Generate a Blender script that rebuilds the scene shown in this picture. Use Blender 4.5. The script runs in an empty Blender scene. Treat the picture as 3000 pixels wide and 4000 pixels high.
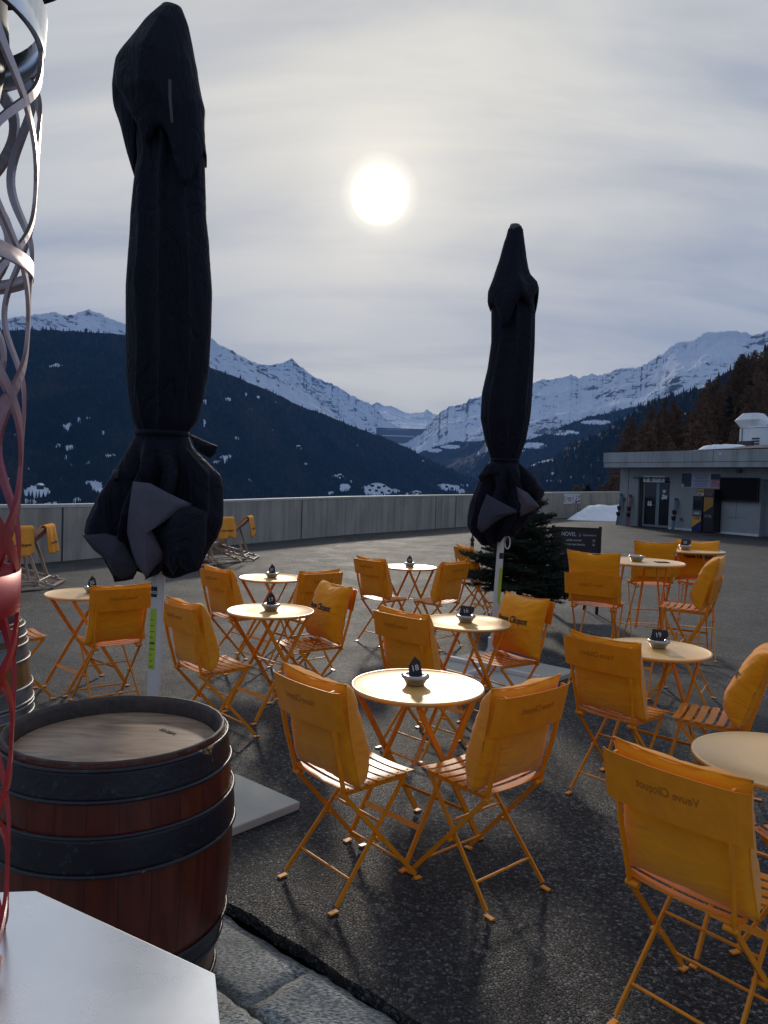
import bpy, math, random
import numpy as np
from mathutils import Vector, Matrix
R_ = math.radians
rnd = random.Random(7)
C = bpy.context.scene.collection
# ------------------------------------------------------------------ camera
PITCH, ROLL, FPX, EYE = R_(2.15), R_(1.9), 3004.0, 1.61
F = np.array([0, math.cos(PITCH), -math.sin(PITCH)]); U0 = np.array([0, math.sin(PITCH), math.cos(PITCH)]); X0 = np.array([1., 0, 0])
RT = math.cos(ROLL)*X0 + math.sin(ROLL)*U0; UP = -math.sin(ROLL)*X0 + math.cos(ROLL)*U0
cam = bpy.data.cameras.new('camera'); camo = bpy.data.objects.new('camera', cam); C.objects.link(camo)
cam.sensor_fit = 'VERTICAL'; cam.sensor_height = 36; cam.lens = FPX/4000*36; cam.clip_start = .02; cam.clip_end = 60000
m = Matrix(((RT[0], UP[0], -F[0], 0), (RT[1], UP[1], -F[1], 0), (RT[2], UP[2], -F[2], EYE), (0, 0, 0, 1)))
camo.matrix_world = m
bpy.context.scene.camera = camo
def ray(x, y): return F + RT*(x-1500)/FPX - UP*(y-2000)/FPX
def G(x, y, z=0.):
    d = ray(x, y); t = (z-EYE)/d[2]; return np.array([0, 0, EYE]) + d*t
def DY(x, y, d):
    v = ray(x, y); return np.array([0, 0, EYE]) + v*(d/v[1])
# ------------------------------------------------------------------ view, world, sun
sc = bpy.context.scene
sc.view_settings.view_transform = 'Standard'; sc.view_settings.look = 'None'
sc.view_settings.exposure = 0.2; sc.view_settings.gamma = 1
sd = ray(1483, 760); sd = sd/np.linalg.norm(sd)
SUN_EL = math.asin(sd[2]); SUN_AZ = math.atan2(sd[0], sd[1])
W = bpy.data.worlds.new('World'); sc.world = W; W.use_nodes = True
def nodes(nt):
    nt.nodes.clear()
    def N(t, **k):
        n = nt.nodes.new(t)
        for a, v in k.items():
            if a == 'i':
                for kk, vv in v.items(): n.inputs[kk].default_value = vv
            else: setattr(n, a, v)
        return n
    def L(a, b): nt.links.new(a, b)
    def M(op, a, b=None, c=None, clamp=False):
        n = nt.nodes.new('ShaderNodeMath'); n.operation = op; n.use_clamp = clamp
        for j, v in enumerate((a, b, c)):
            if v is None: continue
            if hasattr(v, 'is_output'): L(v, n.inputs[j])
            else: n.inputs[j].default_value = v
        return n.outputs[0]
    def RAMP(fac, stops, interp='LINEAR'):
        n = nt.nodes.new('ShaderNodeValToRGB'); n.color_ramp.interpolation = interp
        e = n.color_ramp.elements
        while len(e) < len(stops): e.new(.5)
        for el, (p, c) in zip(e, stops):
            el.position = p; el.color = (*c, 1) if len(c) == 3 else c
        L(fac, n.inputs[0]); return n.outputs[0]
    def MIX(fac, a, b, mode='MIX'):
        n = nt.nodes.new('ShaderNodeMix'); n.data_type = 'RGBA'; n.blend_type = mode
        for idx, v in ((0, fac), (6, a), (7, b)):
            if hasattr(v, 'is_output'): L(v, n.inputs[idx])
            else: n.inputs[idx].default_value = v if idx == 0 else ((*v, 1) if len(v) == 3 else v)
        return n.outputs[2]
    return N, L, M, RAMP, MIX
g1 = lambda v: (v, v, v)
def build_world():
    N, L, M, RAMP, MIX = nodes(W.node_tree)
    tc = N('ShaderNodeTexCoord'); sky = N('ShaderNodeTexSky', sky_type='NISHITA', sun_disc=False)
    sky.sun_elevation = SUN_EL; sky.sun_rotation = SUN_AZ; sky.altitude = 1400
    dot = N('ShaderNodeVectorMath', operation='DOT_PRODUCT'); dot.inputs[1].default_value = tuple(sd)
    nrm = N('ShaderNodeVectorMath', operation='NORMALIZE'); L(tc.outputs['Generated'], nrm.inputs[0]); L(nrm.outputs[0], dot.inputs[0])
    ang = M('ARCCOSINE', M('MINIMUM', dot.outputs['Value'], 1.0))     # angle from the sun
    sep = N('ShaderNodeSeparateXYZ'); L(nrm.outputs[0], sep.inputs[0])
    zz = M('ADD', M('MAXIMUM', sep.outputs[2], 0.0), 0.34)
    cmb = N('ShaderNodeCombineXYZ'); L(M('DIVIDE', sep.outputs[0], zz), cmb.inputs[0]); L(M('DIVIDE', sep.outputs[1], zz), cmb.inputs[1])
    mp = N('ShaderNodeMapping'); L(cmb.outputs[0], mp.inputs[0]); mp.inputs['Rotation'].default_value = (0, 0, R_(58)); mp.inputs['Scale'].default_value = (.7, 2.2, 1)
    n1 = N('ShaderNodeTexNoise', i={'Scale': 1.25, 'Detail': 10, 'Roughness': .56, 'Distortion': .9}); L(mp.outputs[0], n1.inputs['Vector'])
    mp2 = N('ShaderNodeMapping'); L(cmb.outputs[0], mp2.inputs[0]); mp2.inputs['Rotation'].default_value = (0, 0, R_(-52)); mp2.inputs['Scale'].default_value = (.7, 4.2, 1)
    n2 = N('ShaderNodeTexNoise', i={'Scale': 1.1, 'Detail': 9, 'Roughness': .55, 'Distortion': .8}); L(mp2.outputs[0], n2.inputs['Vector'])
    cl = M('ADD', M('MULTIPLY', n1.outputs['Fac'], .62), M('MULTIPLY', n2.outputs['Fac'], .38))
    # veil of high cloud: greyish blue where thin, cream where thick and near the sun
    a = M('DIVIDE', ang, math.pi)
    thick = RAMP(a, [(0, (.96, .88, .70)), (.05, (.86, .81, .68)), (.13, (.72, .70, .635)), (.24, (.49, .525, .57)), (.40, (.32, .385, .50)), (1, (.22, .26, .34))])
    thin = RAMP(a, [(0, (.78, .74, .63)), (.05, (.62, .60, .555)), (.13, (.47, .49, .505)), (.24, (.335, .395, .50)), (.40, (.24, .31, .44)), (1, (.17, .22, .32))])
    fac = RAMP(cl, [(.38, g1(0)), (.57, g1(1))])
    col = MIX(fac, thin, thick)
    # low blue grey bank over the valley
    low = RAMP(sep.outputs[2], [(.03, g1(0)), (.075, g1(1)), (.13, g1(0))])
    col = MIX(M('MULTIPLY', M('MULTIPLY', low, RAMP(n2.outputs['Fac'], [(.47, g1(0)), (.62, g1(1))])), .75), col, (.46, .52, .64))
    glow = RAMP(a, [(0, g1(1)), (.004, g1(.62)), (.008, g1(.22)), (.012, g1(.062)), (.016, g1(.030)), (.034, g1(.010)), (.07, g1(.0))], 'LINEAR')
    gm = N('ShaderNodeVectorMath', operation='SCALE'); L(MIX(glow, (0, 0, 0), (6.0, 5.5, 4.3)), gm.inputs[0]); gm.inputs[3].default_value = 1
    ad = MIX(1.0, col, gm.outputs[0], 'ADD')
    b1 = N('ShaderNodeBackground', i={'Strength': .1}); L(sky.outputs[0], b1.inputs[0])
    b2 = N('ShaderNodeBackground', i={'Strength': 1.0}); L(ad, b2.inputs[0])
    mx = N('ShaderNodeMixShader', i={0: .94}); L(b1.outputs[0], mx.inputs[1]); L(b2.outputs[0], mx.inputs[2])
    out = N('ShaderNodeOutputWorld'); L(mx.outputs[0], out.inputs[0])
build_world()
sl = bpy.data.lights.new('sun', 'SUN'); so = bpy.data.objects.new('sun', sl); C.objects.link(so)
sl.energy = 1.9; sl.angle = R_(4); sl.color = (1, .90, .76)
so.rotation_euler = Vector((-sd[0], -sd[1], -sd[2])).to_track_quat('-Z', 'Y').to_euler()
# ------------------------------------------------------------------ materials
def mat(name, fn):
    m = bpy.data.materials.new(name); m.use_nodes = True
    h = nodes(m.node_tree); N, L = h[0], h[1]
    b = N('ShaderNodeBsdfPrincipled'); o = N('ShaderNodeOutputMaterial'); L(b.outputs[0], o.inputs[0])
    fn(b, *h); return m
def coords(N, L, scale=(1, 1, 1), rot=(0, 0, 0), world=False):
    mp = N('ShaderNodeMapping')
    if world:
        g = N('ShaderNodeNewGeometry'); L(g.outputs['Position'], mp.inputs[0])
    else:
        t = N('ShaderNodeTexCoord'); L(t.outputs['Object'], mp.inputs[0])
    mp.inputs['Scale'].default_value = scale; mp.inputs['Rotation'].default_value = rot
    return mp.outputs[0]
def noise(N, L, v, s, d=4, r=.55, dist=0):
    n = N('ShaderNodeTexNoise', i={'Scale': s, 'Detail': d, 'Roughness': r, 'Distortion': dist}); L(v, n.inputs['Vector']); return n.outputs['Fac']
def bump(N, L, b, h, strength=.3, dist=.01, prev=None):
    n = N('ShaderNodeBump', i={'Strength': strength, 'Distance': dist}); L(h, n.inputs['Height'])
    if prev: L(prev, n.inputs['Normal'])
    if b: L(n.outputs[0], b.inputs['Normal'])
    return n.outputs[0]
def simple(name, c, rough=.5, metal=0, var=.12, scale=8, bumps=.0, coat=0, spec=.5, bscale=60):
    def fn(b, N, L, M, RAMP, MIX):
        v = coords(N, L); f = noise(N, L, v, scale, 6, .6)
        lo = tuple(x*(1-var) for x in c); hi = tuple(min(1, x*(1+var)) for x in c)
        L(RAMP(f, [(.3, lo), (.7, hi)]), b.inputs['Base Color'])
        b.inputs['Metallic'].default_value = metal; b.inputs['Specular IOR Level'].default_value = spec
        L(M('ADD', M('MULTIPLY', f, .16), rough-.08, clamp=True), b.inputs['Roughness'])
        b.inputs['Coat Weight'].default_value = coat; b.inputs['Coat Roughness'].default_value = .2
        if bumps: bump(N, L, b, noise(N, L, v, bscale, 4), bumps, .004)
    return mat(name, fn)
M_orange = simple('orange_paint', (.86, .275, .006), .42, 0, .10, 14, .05, .1, .4, 150)
def f_top(b, N, L, M, RAMP, MIX):
    v = coords(N, L); f = noise(N, L, v, 5, 6, .6)
    L(RAMP(f, [(.3, (.80, .42, .07)), (.7, (.88, .48, .10))]), b.inputs['Base Color'])
    L(M('ADD', M('MULTIPLY', f, .12), .42), b.inputs['Roughness']); b.inputs['Specular IOR Level'].default_value = .9
    b.inputs['Coat Weight'].default_value = 1.0; b.inputs['Coat Roughness'].default_value = .33; b.inputs['Coat IOR'].default_value = 1.8; b.inputs['Metallic'].default_value = .35
    bump(N, L, b, noise(N, L, v, 260, 2), .03, .001)
M_top = mat('orange_table_lacquer', f_top)
def f_cush(b, N, L, M, RAMP, MIX):
    v = coords(N, L); f = noise(N, L, v, 6, 5, .6)
    L(RAMP(f, [(.3, (.86, .285, .002)), (.7, (.97, .355, .004))]), b.inputs['Base Color'])
    b.inputs['Roughness'].default_value = .85; b.inputs['Sheen Weight'].default_value = .25; b.inputs['Specular IOR Level'].default_value = .2
    wv = N('ShaderNodeTexWave', i={'Scale': 260, 'Distortion': .6}); L(v, wv.inputs['Vector'])
    p = bump(N, L, None, wv.outputs['Fac'], .12, .001)
    bump(N, L, b, noise(N, L, coords(N, L, (5, 5, 14)), 1.2, 4, .55, .8), .55, .02, p)
M_cush = mat('orange_canvas', f_cush)
M_towel = simple('orange_terry', (.95, .37, .06), .95, 0, .08, 30, .6, 0, .1, 260)
M_black = simple('black_print', (.018, .014, .012), .7)
M_emb = simple('pressed_lettering', (.48, .14, .005), .45)
def f_fab(b, N, L, M, RAMP, MIX):
    v = coords(N, L, (1, 1, .25)); f = noise(N, L, v, 3, 6, .6)
    L(RAMP(f, [(.3, (.0022, .0027, .009)), (.7, (.0045, .0055, .015))]), b.inputs['Base Color'])
    b.inputs['Roughness'].default_value = .72; b.inputs['Specular IOR Level'].default_value = .2; b.inputs['Sheen Weight'].default_value = .03
    wr = noise(N, L, coords(N, L, (1, 1, .45), (R_(12), R_(18), 0)), 7, 3, .5, 1.6); p = bump(N, L, None, RAMP(M('ABSOLUTE', M('SUBTRACT', wr, .5)), [(0, g1(0)), (.09, g1(1))]), .45, .012)
    bump(N, L, b, noise(N, L, v, 9, 5, .6, .6), .6, .03, p)
M_fabric = mat('navy_black_canopy_cloth', f_fab)
M_lining = simple('grey_lining_cloth', (.085, .078, .10), .85, 0, .2, 6, .4, 0, .2, 25)
M_pole = simple('white_lacquered_pole', (.62, .60, .58), .42, 0, .05, 3)
M_lime = simple('lime_sticker', (.42, .55, .04), .5)
M_ashmetal = simple('brushed_steel', (.40, .39, .38), .22, 1, .08, 40)
M_slate = simple('black_slate_card', (.016, .017, .025), .6)
M_chalk = simple('chalk', (.6, .6, .62), .9)
M_blackmetal = simple('black_hoop_iron', (.018, .018, .024), .48, .25, .5, 14, .5, 0, .5, 40)
def f_hoop(b, N, L, M, RAMP, MIX):
    v = coords(N, L); f = noise(N, L, v, 9, 8, .65, .6); g = noise(N, L, v, 38, 5, .6)
    c = MIX(RAMP(g, [(.60, g1(0)), (.68, g1(1))]), (.008, .008, .014), (.035, .035, .045))
    c = MIX(RAMP(f, [(.640, g1(0)), (.648, g1(1))]), c, (.40, .21, .07))
    L(c, b.inputs['Base Color']); b.inputs['Roughness'].default_value = .38; b.inputs['Specular IOR Level'].default_value = .45
    bump(N, L, b, g, .45, .005)
M_hoop = mat('chipped_black_hoop', f_hoop)
def f_stave(b, N, L, M, RAMP, MIX):
    t = N('ShaderNodeTexCoord'); s = N('ShaderNodeSeparateXYZ'); L(t.outputs['Object'], s.inputs[0])
    a = M('MULTIPLY', M('ARCTAN2', s.outputs[1], s.outputs[0]), 26/(2*math.pi))
    fr = M('ABSOLUTE', M('SUBTRACT', M('FRACT', M('ADD', a, 40.0)), .5))
    w = N('ShaderNodeTexWhiteNoise', noise_dimensions='1D'); L(M('FLOOR', M('ADD', a, 40.0)), w.inputs['W'])
    v = coords(N, L, (1, 1, .12)); g = noise(N, L, v, 38, 6, .6, .4)
    c = MIX(w.outputs['Value'], (.100, .017, .008), (.130, .026, .010)); c = MIX(RAMP(g, [(.35, g1(0)), (.75, g1(1))]), c, (.05, .006, .004))
    c = MIX(RAMP(fr, [(.475, g1(0)), (.492, g1(1))]), c, (.02, .006, .004))
    L(c, b.inputs['Base Color']); b.inputs['Roughness'].default_value = .30; b.inputs['Specular IOR Level'].default_value = .45
    bump(N, L, b, g, .2, .004)
M_stave = mat('red_stained_staves', f_stave)
def wood(name, c1, c2, sc=(1, 12, 1), rough=.55, s=4):
    def fn(b, N, L, M, RAMP, MIX):
        v = coords(N, L, sc); g = noise(N, L, v, s, 8, .62, 1.2)
        L(RAMP(g, [(.3, c1), (.7, c2)]), b.inputs['Base Color']); b.inputs['Roughness'].default_value = rough
        bump(N, L, b, g, .2, .003)
    return mat(name, fn)
M_stave2 = wood('ochre_staves', (.12, .055, .016), (.26, .125, .035), (1, 1, .1), .5, 30)
M_head = wood('weathered_oak_head', (.15, .085, .050), (.46, .31, .205), (1.0, 5, 1), .40, 4.0)
M_rimwood = wood('dark_barrel_rim', (.018, .012, .009), (.075, .045, .032), (1, 1, 1), .6, 22)
M_beech = wood('pale_beech', (.40, .27, .19), (.58, .42, .31), (1, 1, .2), .5, 9)
def f_sling(b, N, L, M, RAMP, MIX):
    t = N('ShaderNodeTexCoord'); s = N('ShaderNodeSeparateXYZ'); L(t.outputs['Object'], s.inputs[0])
    w = M('SINE', M('MULTIPLY', s.outputs[0], 105.0)); L(RAMP(M('ADD', M('MULTIPLY', w, .5), .5), [(.35, (.50, .27, .25)), (.65, (.70, .56, .55))]), b.inputs['Base Color'])
    b.inputs['Roughness'].default_value = .9
M_sling = mat('pink_striped_canvas', f_sling)
def concrete(name, c, streak=True, wc=1.0):
    def fn(b, N, L, M, RAMP, MIX):
        v = coords(N, L); big = noise(N, L, v, .7, 6, .6, .3); fine = noise(N, L, v, 22, 6, .65)
        vs = coords(N, L, (1, 1, .10)); st = noise(N, L, vs, 3.2, 6, .65, .15); st2 = noise(N, L, vs, 11, 4, .6)
        c0 = RAMP(big, [(.3, tuple(x*.8 for x in c)), (.7, tuple(x*1.15 for x in c))])
        if streak:
            c0 = MIX(M('MULTIPLY', RAMP(st, [(.46, g1(0)), (.66, g1(1))]), .6), c0, tuple(x*.42 for x in c))
            c0 = MIX(M('MULTIPLY', RAMP(st2, [(.55, g1(0)), (.72, g1(1))]), .45), c0, tuple(x*.45 for x in c))
        c0 = MIX(M('MULTIPLY', fine, .3), c0, tuple(x*.55 for x in c))
        L(c0, b.inputs['Base Color']); b.inputs['Roughness'].default_value = .9; b.inputs['Specular IOR Level'].default_value = .2
        bump(N, L, b, fine, .35, .006)
    return mat(name, fn)
M_wall = concrete('board_marked_concrete', (.46, .42, .36)); M_bldg = concrete('grey_render', (.34, .36, .365), False); M_fascia = concrete('concrete_fascia', (.38, .395, .40))
M_coping = simple('pale_coping', (.50, .49, .47), .7, 0, .15, 6)
M_slab = concrete('paving_slab_concrete', (.52, .50, .43), False)
def f_asph(b, N, L, M, RAMP, MIX):
    v = coords(N, L, world=True)
    vo = N('ShaderNodeTexVoronoi', feature='F1', i={'Scale': 84, 'Randomness': 1}); L(v, vo.inputs['Vector'])
    ve = N('ShaderNodeTexVoronoi', feature='DISTANCE_TO_EDGE', i={'Scale': 84}); L(v, ve.inputs['Vector'])
    v2 = N('ShaderNodeTexVoronoi', feature='F1', i={'Scale': 130}); L(v, v2.inputs['Vector'])
    big = noise(N, L, v, .55, 6, .6, .4); mid = noise(N, L, v, 3.2, 6, .65, .3); pat = noise(N, L, v, 1.3, 5, .6, .5)
    ss = N('ShaderNodeSeparateColor'); L(vo.outputs['Color'], ss.inputs[0])
    stone = RAMP(ss.outputs[0], [(0, (.018, .0175, .017)), (.5, (.045, .044, .041)), (.8, (.115, .111, .102)), (1, (.24, .235, .215))])
    c = MIX(RAMP(ve.outputs['Distance'], [(.0, g1(0)), (.12, g1(1))]), (.007, .007, .009), stone)
    s2 = N('ShaderNodeSeparateColor'); L(v2.outputs['Color'], s2.inputs[0])
    c = MIX(RAMP(s2.outputs[1], [(.90, g1(0)), (.96, g1(.6))]), c, (.16, .15, .145))
    k = M('ADD', .55, M('MULTIPLY', RAMP(mid, [(.3, g1(0)), (.7, g1(1))]), .75)); sv = N('ShaderNodeVectorMath', operation='SCALE'); L(c, sv.inputs[0]); L(k, sv.inputs[3])
    c = MIX(M('MULTIPLY', RAMP(big, [(.46, g1(0)), (.62, g1(1))]), .45), sv.outputs[0], (.022, .022, .026))
    # repaired seams and cracks
    cr = N('ShaderNodeTexVoronoi', feature='DISTANCE_TO_EDGE', i={'Scale': .085}); dn = N('ShaderNodeTexNoise', i={'Scale': 1.2, 'Detail': 5}); L(v, dn.inputs['Vector'])
    va = N('ShaderNodeVectorMath', operation='ADD'); L(v, va.inputs[0]); L(dn.outputs['Color'], va.inputs[1]); L(va.outputs[0], cr.inputs['Vector'])
    c = MIX(M('MULTIPLY', RAMP(cr.outputs['Distance'], [(.0, g1(1)), (.006, g1(0))]), .85), c, (.010, .010, .012))
    L(c, b.inputs['Base Color'])
    L(RAMP(pat, [(.35, g1(.62)), (.62, g1(.70))]), b.inputs['Roughness']); b.inputs['Specular IOR Level'].default_value = .30
    h = M('ADD', RAMP(ve.outputs['Distance'], [(0, g1(0)), (.25, g1(1))]), M('MULTIPLY', ss.outputs[1], .7))
    p = bump(N, L, None, h, .6, .008); bump(N, L, b, mid, .35, .03, p)
M_asph = mat('coarse_asphalt', f_asph)
def f_gran(b, N, L, M, RAMP, MIX):
    v = coords(N, L, (1, 2.6, 1), (0, 0, R_(20)), world=True); f = noise(N, L, v, 62, 8, .72); g = noise(N, L, v, 9, 5, .6); w = noise(N, L, v, 2.0, 4, .6)
    c = RAMP(f, [(.41, (.08, .083, .08)), (.5, (.36, .37, .34)), (.59, (.72, .72, .67))])
    c = MIX(M('MULTIPLY', RAMP(w, [(.4, g1(0)), (.65, g1(1))]), .6), c, (.14, .15, .14))
    L(c, b.inputs['Base Color']); b.inputs['Roughness'].default_value = .75; b.inputs['Specular IOR Level'].default_value = .3
    p = bump(N, L, None, f, .8, .006); bump(N, L, b, g, .3, .02, p)
M_gran = mat('split_gneiss', f_gran)
M_soil = simple('dark_bedding_soil', (.02, .018, .015), .95, 0, .4, 30, .8)
M_white = simple('white_sheet_metal', (.66, .68, .70), .38, 0, .06, 2)
M_snowpile = simple('packed_snow', (.80, .83, .87), .7, 0, .06, 2, .6, 0, .4, 6)
M_frame = simple('grey_blue_aluminium', (.20, .235, .26), .45, .2, .08, 4)
M_darkglass = simple('dark_glass', (.012, .016, .022), .10, 0, .3, 1, 0, 0, .45)
M_void = simple('dark_grey_frame', (.025, .03, .038), .6)
M_tv = simple('black_screen', (.004, .004, .005), .45, 0, .1, 1, 0, 0, .12)
M_yel = simple('amber_panel', (.62, .30, .02), .4); M_navy = simple('navy_panel', (.015, .018, .10), .4); M_dkbody = simple('near_black_panel', (.010, .009, .012), .45)
M_steelgrey = simple('mid_grey_steel', (.16, .18, .21), .4, .3)
M_paper = simple('white_sign_face', (.62, .64, .66), .6); M_red = simple('red_print', (.5, .05, .04), .5); M_blue = simple('blue_print', (.03, .05, .22), .5)
M_pinkpr = simple('pink_photo_print', (.45, .20, .23), .5, 0, .5, 12); M_mauve = simple('pale_mauve_poster', (.42, .42, .50), .6); M_dkph = simple('dark_photo_print', (.02, .035, .07), .5, 0, .6, 9)
M_gravel = simple('roof_gravel', (.07, .07, .075), .95, 0, .4, 20, .9)
M_skiA = simple('teal_ski', (.03, .09, .13), .35, 0, .5, 7); M_skiB = simple('maroon_ski', (.15, .02, .05), .35, 0, .5, 7); M_bind = simple('black_binding', (.01, .01, .012), .5)
M_mill = simple('black_pepper_wood', (.006, .006, .006), .3); M_mill2 = wood('pale_mill_wood', (.42, .26, .18), (.55, .36, .25), (1, 1, .3), .4, 20)
M_glass = simple('clear_tableware', (.55, .58, .60), .12, .2, .05, 20)
def f_metop(b, N, L, M, RAMP, MIX):
    v = coords(N, L); f = noise(N, L, v, 3.5, 6, .6, .5)
    L(RAMP(f, [(.3, (.66, .72, .80)), (.7, (.78, .81, .87))]), b.inputs['Base Color']); b.inputs['Metallic'].default_value = .85
    s = RAMP(noise(N, L, coords(N, L, (3, 90, 1), (0, 0, R_(20))), 1.5, 3, .6), [(.66, g1(0)), (.70, g1(1))])
    L(M('ADD', M('MULTIPLY', f, .14), M('ADD', .20, M('MULTIPLY', s, .0))), b.inputs['Roughness'])
M_metop = mat('worn_polished_metal', f_metop)
def f_lat(b, N, L, M, RAMP, MIX):
    g = N('ShaderNodeNewGeometry'); s = N('ShaderNodeSeparateXYZ'); L(g.outputs['Position'], s.inputs[0])
    n = noise(N, L, coords(N, L, world=True), 5, 3)
    z = M('ADD', M('DIVIDE', s.outputs[2], 2.4), M('MULTIPLY', M('SUBTRACT', n, .5), .07))
    L(RAMP(z, [(.30, (.20, .07, .10)), (.42, (.34, .008, .008)), (.62, (.42, .010, .012)), (.67, (.33, .10, .12)), (.75, (.44, .35, .35)), (1, (.52, .47, .48))]), b.inputs['Base Color'])
    L(RAMP(z, [(.5, g1(.05)), (.78, g1(.75))]), b.inputs['Metallic']); b.inputs['Roughness'].default_value = .38
    b.inputs['Coat Weight'].default_value = .1
M_lat = mat('red_to_silver_lacquer', f_lat)
# ------------------------------------------------------------------ mesh helper
class MB:
    def __init__(s): s.v = []; s.f = []; s.sm = []
    def add(s, vs, fs, smooth=False):
        k = len(s.v); s.v += [tuple(map(float, p)) for p in vs]; s.f += [tuple(i+k for i in f) for f in fs]; s.sm += [smooth]*len(fs); return s
    def box(s, c, d, rot=None):
        hx, hy, hz = d[0]/2, d[1]/2, d[2]/2; vs = []
        for dz in (-hz, hz):
            for dx, dy in ((-hx, -hy), (hx, -hy), (hx, hy), (-hx, hy)):
                p = Vector((dx, dy, dz))
                if rot is not None: p = rot @ p
                vs.append((c[0]+p.x, c[1]+p.y, c[2]+p.z))
        return s.add(vs, [(3, 2, 1, 0), (4, 5, 6, 7), (0, 1, 5, 4), (1, 2, 6, 5), (2, 3, 7, 6), (3, 0, 4, 7)])
    def bar(s, pts, w, t, wdir):
        # flat strip section: w along wdir, t across, swept along pts
        wd = Vector(wdir).normalized(); P = [Vector(p) for p in pts]; rings = []
        for i, p in enumerate(P):
            d = (P[min(i+1, len(P)-1)]-P[max(i-1, 0)]).normalized(); n = d.cross(wd)
            if n.length < 1e-6: n = Vector((0, 0, 1))
            n.normalize(); w2 = n.cross(d).normalized()
            rings.append([p+w2*w/2+n*t/2, p-w2*w/2+n*t/2, p-w2*w/2-n*t/2, p+w2*w/2-n*t/2])
        vs = [q for r in rings for q in r]; fs = []
        for i in range(len(P)-1):
            for j in range(4): fs.append((i*4+j, i*4+(j+1) % 4, i*4+4+(j+1) % 4, i*4+4+j))
        fs += [(3, 2, 1, 0), tuple(len(vs)-4+j for j in range(4))]
        return s.add(vs, fs)
    def tube(s, pts, r, n=8, cap=True):
        P = [Vector(p) for p in pts]; rr = r if isinstance(r, (list, tuple)) else [r]*len(P); vs = []; fs = []
        for i, p in enumerate(P):
            d = (P[min(i+1, len(P)-1)]-P[max(i-1, 0)]).normalized()
            a = d.cross(Vector((0, 0, 1)));
            if a.length < 1e-3: a = d.cross(Vector((1, 0, 0)))
            a.normalize(); b = d.cross(a)
            for k in range(n):
                t = 2*math.pi*k/n; vs.append(p+(a*math.cos(t)+b*math.sin(t))*rr[i])
        for i in range(len(P)-1):
            for k in range(n): fs.append((i*n+k, i*n+(k+1) % n, i*n+n+(k+1) % n, i*n+n+k))
        s.add(vs, fs, True)
        if cap: s.add([vs[k] for k in range(n)], [tuple(range(n))[::-1]]); s.add([vs[-n+k] for k in range(n)], [tuple(range(n))])
        return s
    def lathe(s, prof, n=48, c=(0, 0, 0), smooth=True, fn=None):
        vs = []; fs = []
        for (r, z) in prof:
            for k in range(n):
                t = 2*math.pi*k/n; rr = r*(fn(t, z) if fn else 1); vs.append((c[0]+rr*math.cos(t), c[1]+rr*math.sin(t), c[2]+z))
        for i in range(len(prof)-1):
            for k in range(n): fs.append((i*n+k, i*n+(k+1) % n, i*n+n+(k+1) % n, i*n+n+k))
        return s.add(vs, fs, smooth)
    def prism(s, poly, z0, z1):
        n = len(poly); vs = [(x, y, z0) for x, y in poly]+[(x, y, z1) for x, y in poly]
        return s.add(vs, [tuple(range(n))[::-1], tuple(range(n, 2*n))]+[(i, (i+1) % n, n+(i+1) % n, n+i) for i in range(n)])
    def mesh(s, name):
        me = bpy.data.meshes.new(name); me.from_pydata(s.v, [], s.f); me.polygons.foreach_set('use_smooth', s.sm); me.update(); return me
    def build(s, name, m, parent=None, bevel=0, label=None):
        me = s.mesh(name); me.materials.append(m); o = bpy.data.objects.new(name, me); C.objects.link(o)
        if parent is not None: o.parent = parent
        if bevel:
            b = o.modifiers.new('bevel', 'BEVEL'); b.width = bevel; b.segments = 2; b.limit_method = 'ANGLE'
        if label: o['label'] = label
        return o
def meshobj(name, me, m=None, parent=None):
    if m and not me.materials: me.materials.append(m)
    o = bpy.data.objects.new(name, me); C.objects.link(o)
    if parent is not None: o.parent = parent
    return o
def tag(o, label=None, cat=None, group=None, kind=None):
    if label: o['label'] = label
    if cat: o['category'] = cat
    if group: o['group'] = group
    if kind: o['kind'] = kind
    return o
def thing(name, label, cat, loc=(0, 0, 0), rz=0, group=None):
    o = bpy.data.objects.new(name, None); C.objects.link(o); o.location = tuple(float(a) for a in loc); o.rotation_euler = (0, 0, rz); o.empty_display_size = .1
    return tag(o, label, cat, group)
def copy_tree(o, parent=None):
    c = o.copy(); C.objects.link(c)
    if parent is not None: c.parent = parent
    for ch in list(o.children): copy_tree(ch, c)
    return c
_tx = {}
def text_mesh(body, size, ext=.0006, off=0., shear=0., key=None, align='CENTER'):
    k = (body, size, ext, off, shear, align)
    if k in _tx: return _tx[k]
    cu = bpy.data.curves.new('lettering', 'FONT'); cu.body = body; cu.size = size; cu.extrude = ext; cu.offset = off; cu.shear = shear
    cu.align_x = align; cu.align_y = 'CENTER'; cu.resolution_u = 3
    o = bpy.data.objects.new('lettering', cu); C.objects.link(o)
    dg = bpy.context.evaluated_depsgraph_get(); dg.update()
    me = bpy.data.meshes.new_from_object(o.evaluated_get(dg)); me.name = 'lettering'
    bpy.data.objects.remove(o); bpy.data.curves.remove(cu); _tx[k] = me; return me
def text(body, size, m, parent, loc, rot=(R_(90), 0, 0), name='lettering', bend=None, sx=1, **kw):
    me = text_mesh(body, size, **kw).copy(); me.materials.clear(); me.materials.append(m)
    if sx != 1:
        for v in me.vertices: v.co.x *= sx
        if sx < 0: me.flip_normals()
    if bend:
        for v in me.vertices: v.co.z += bend(v.co.x, v.co.y)
    o = bpy.data.objects.new(name, me); C.objects.link(o); o.parent = parent; o.location = tuple(float(a) for a in loc); o.rotation_euler = rot
    return o
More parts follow.
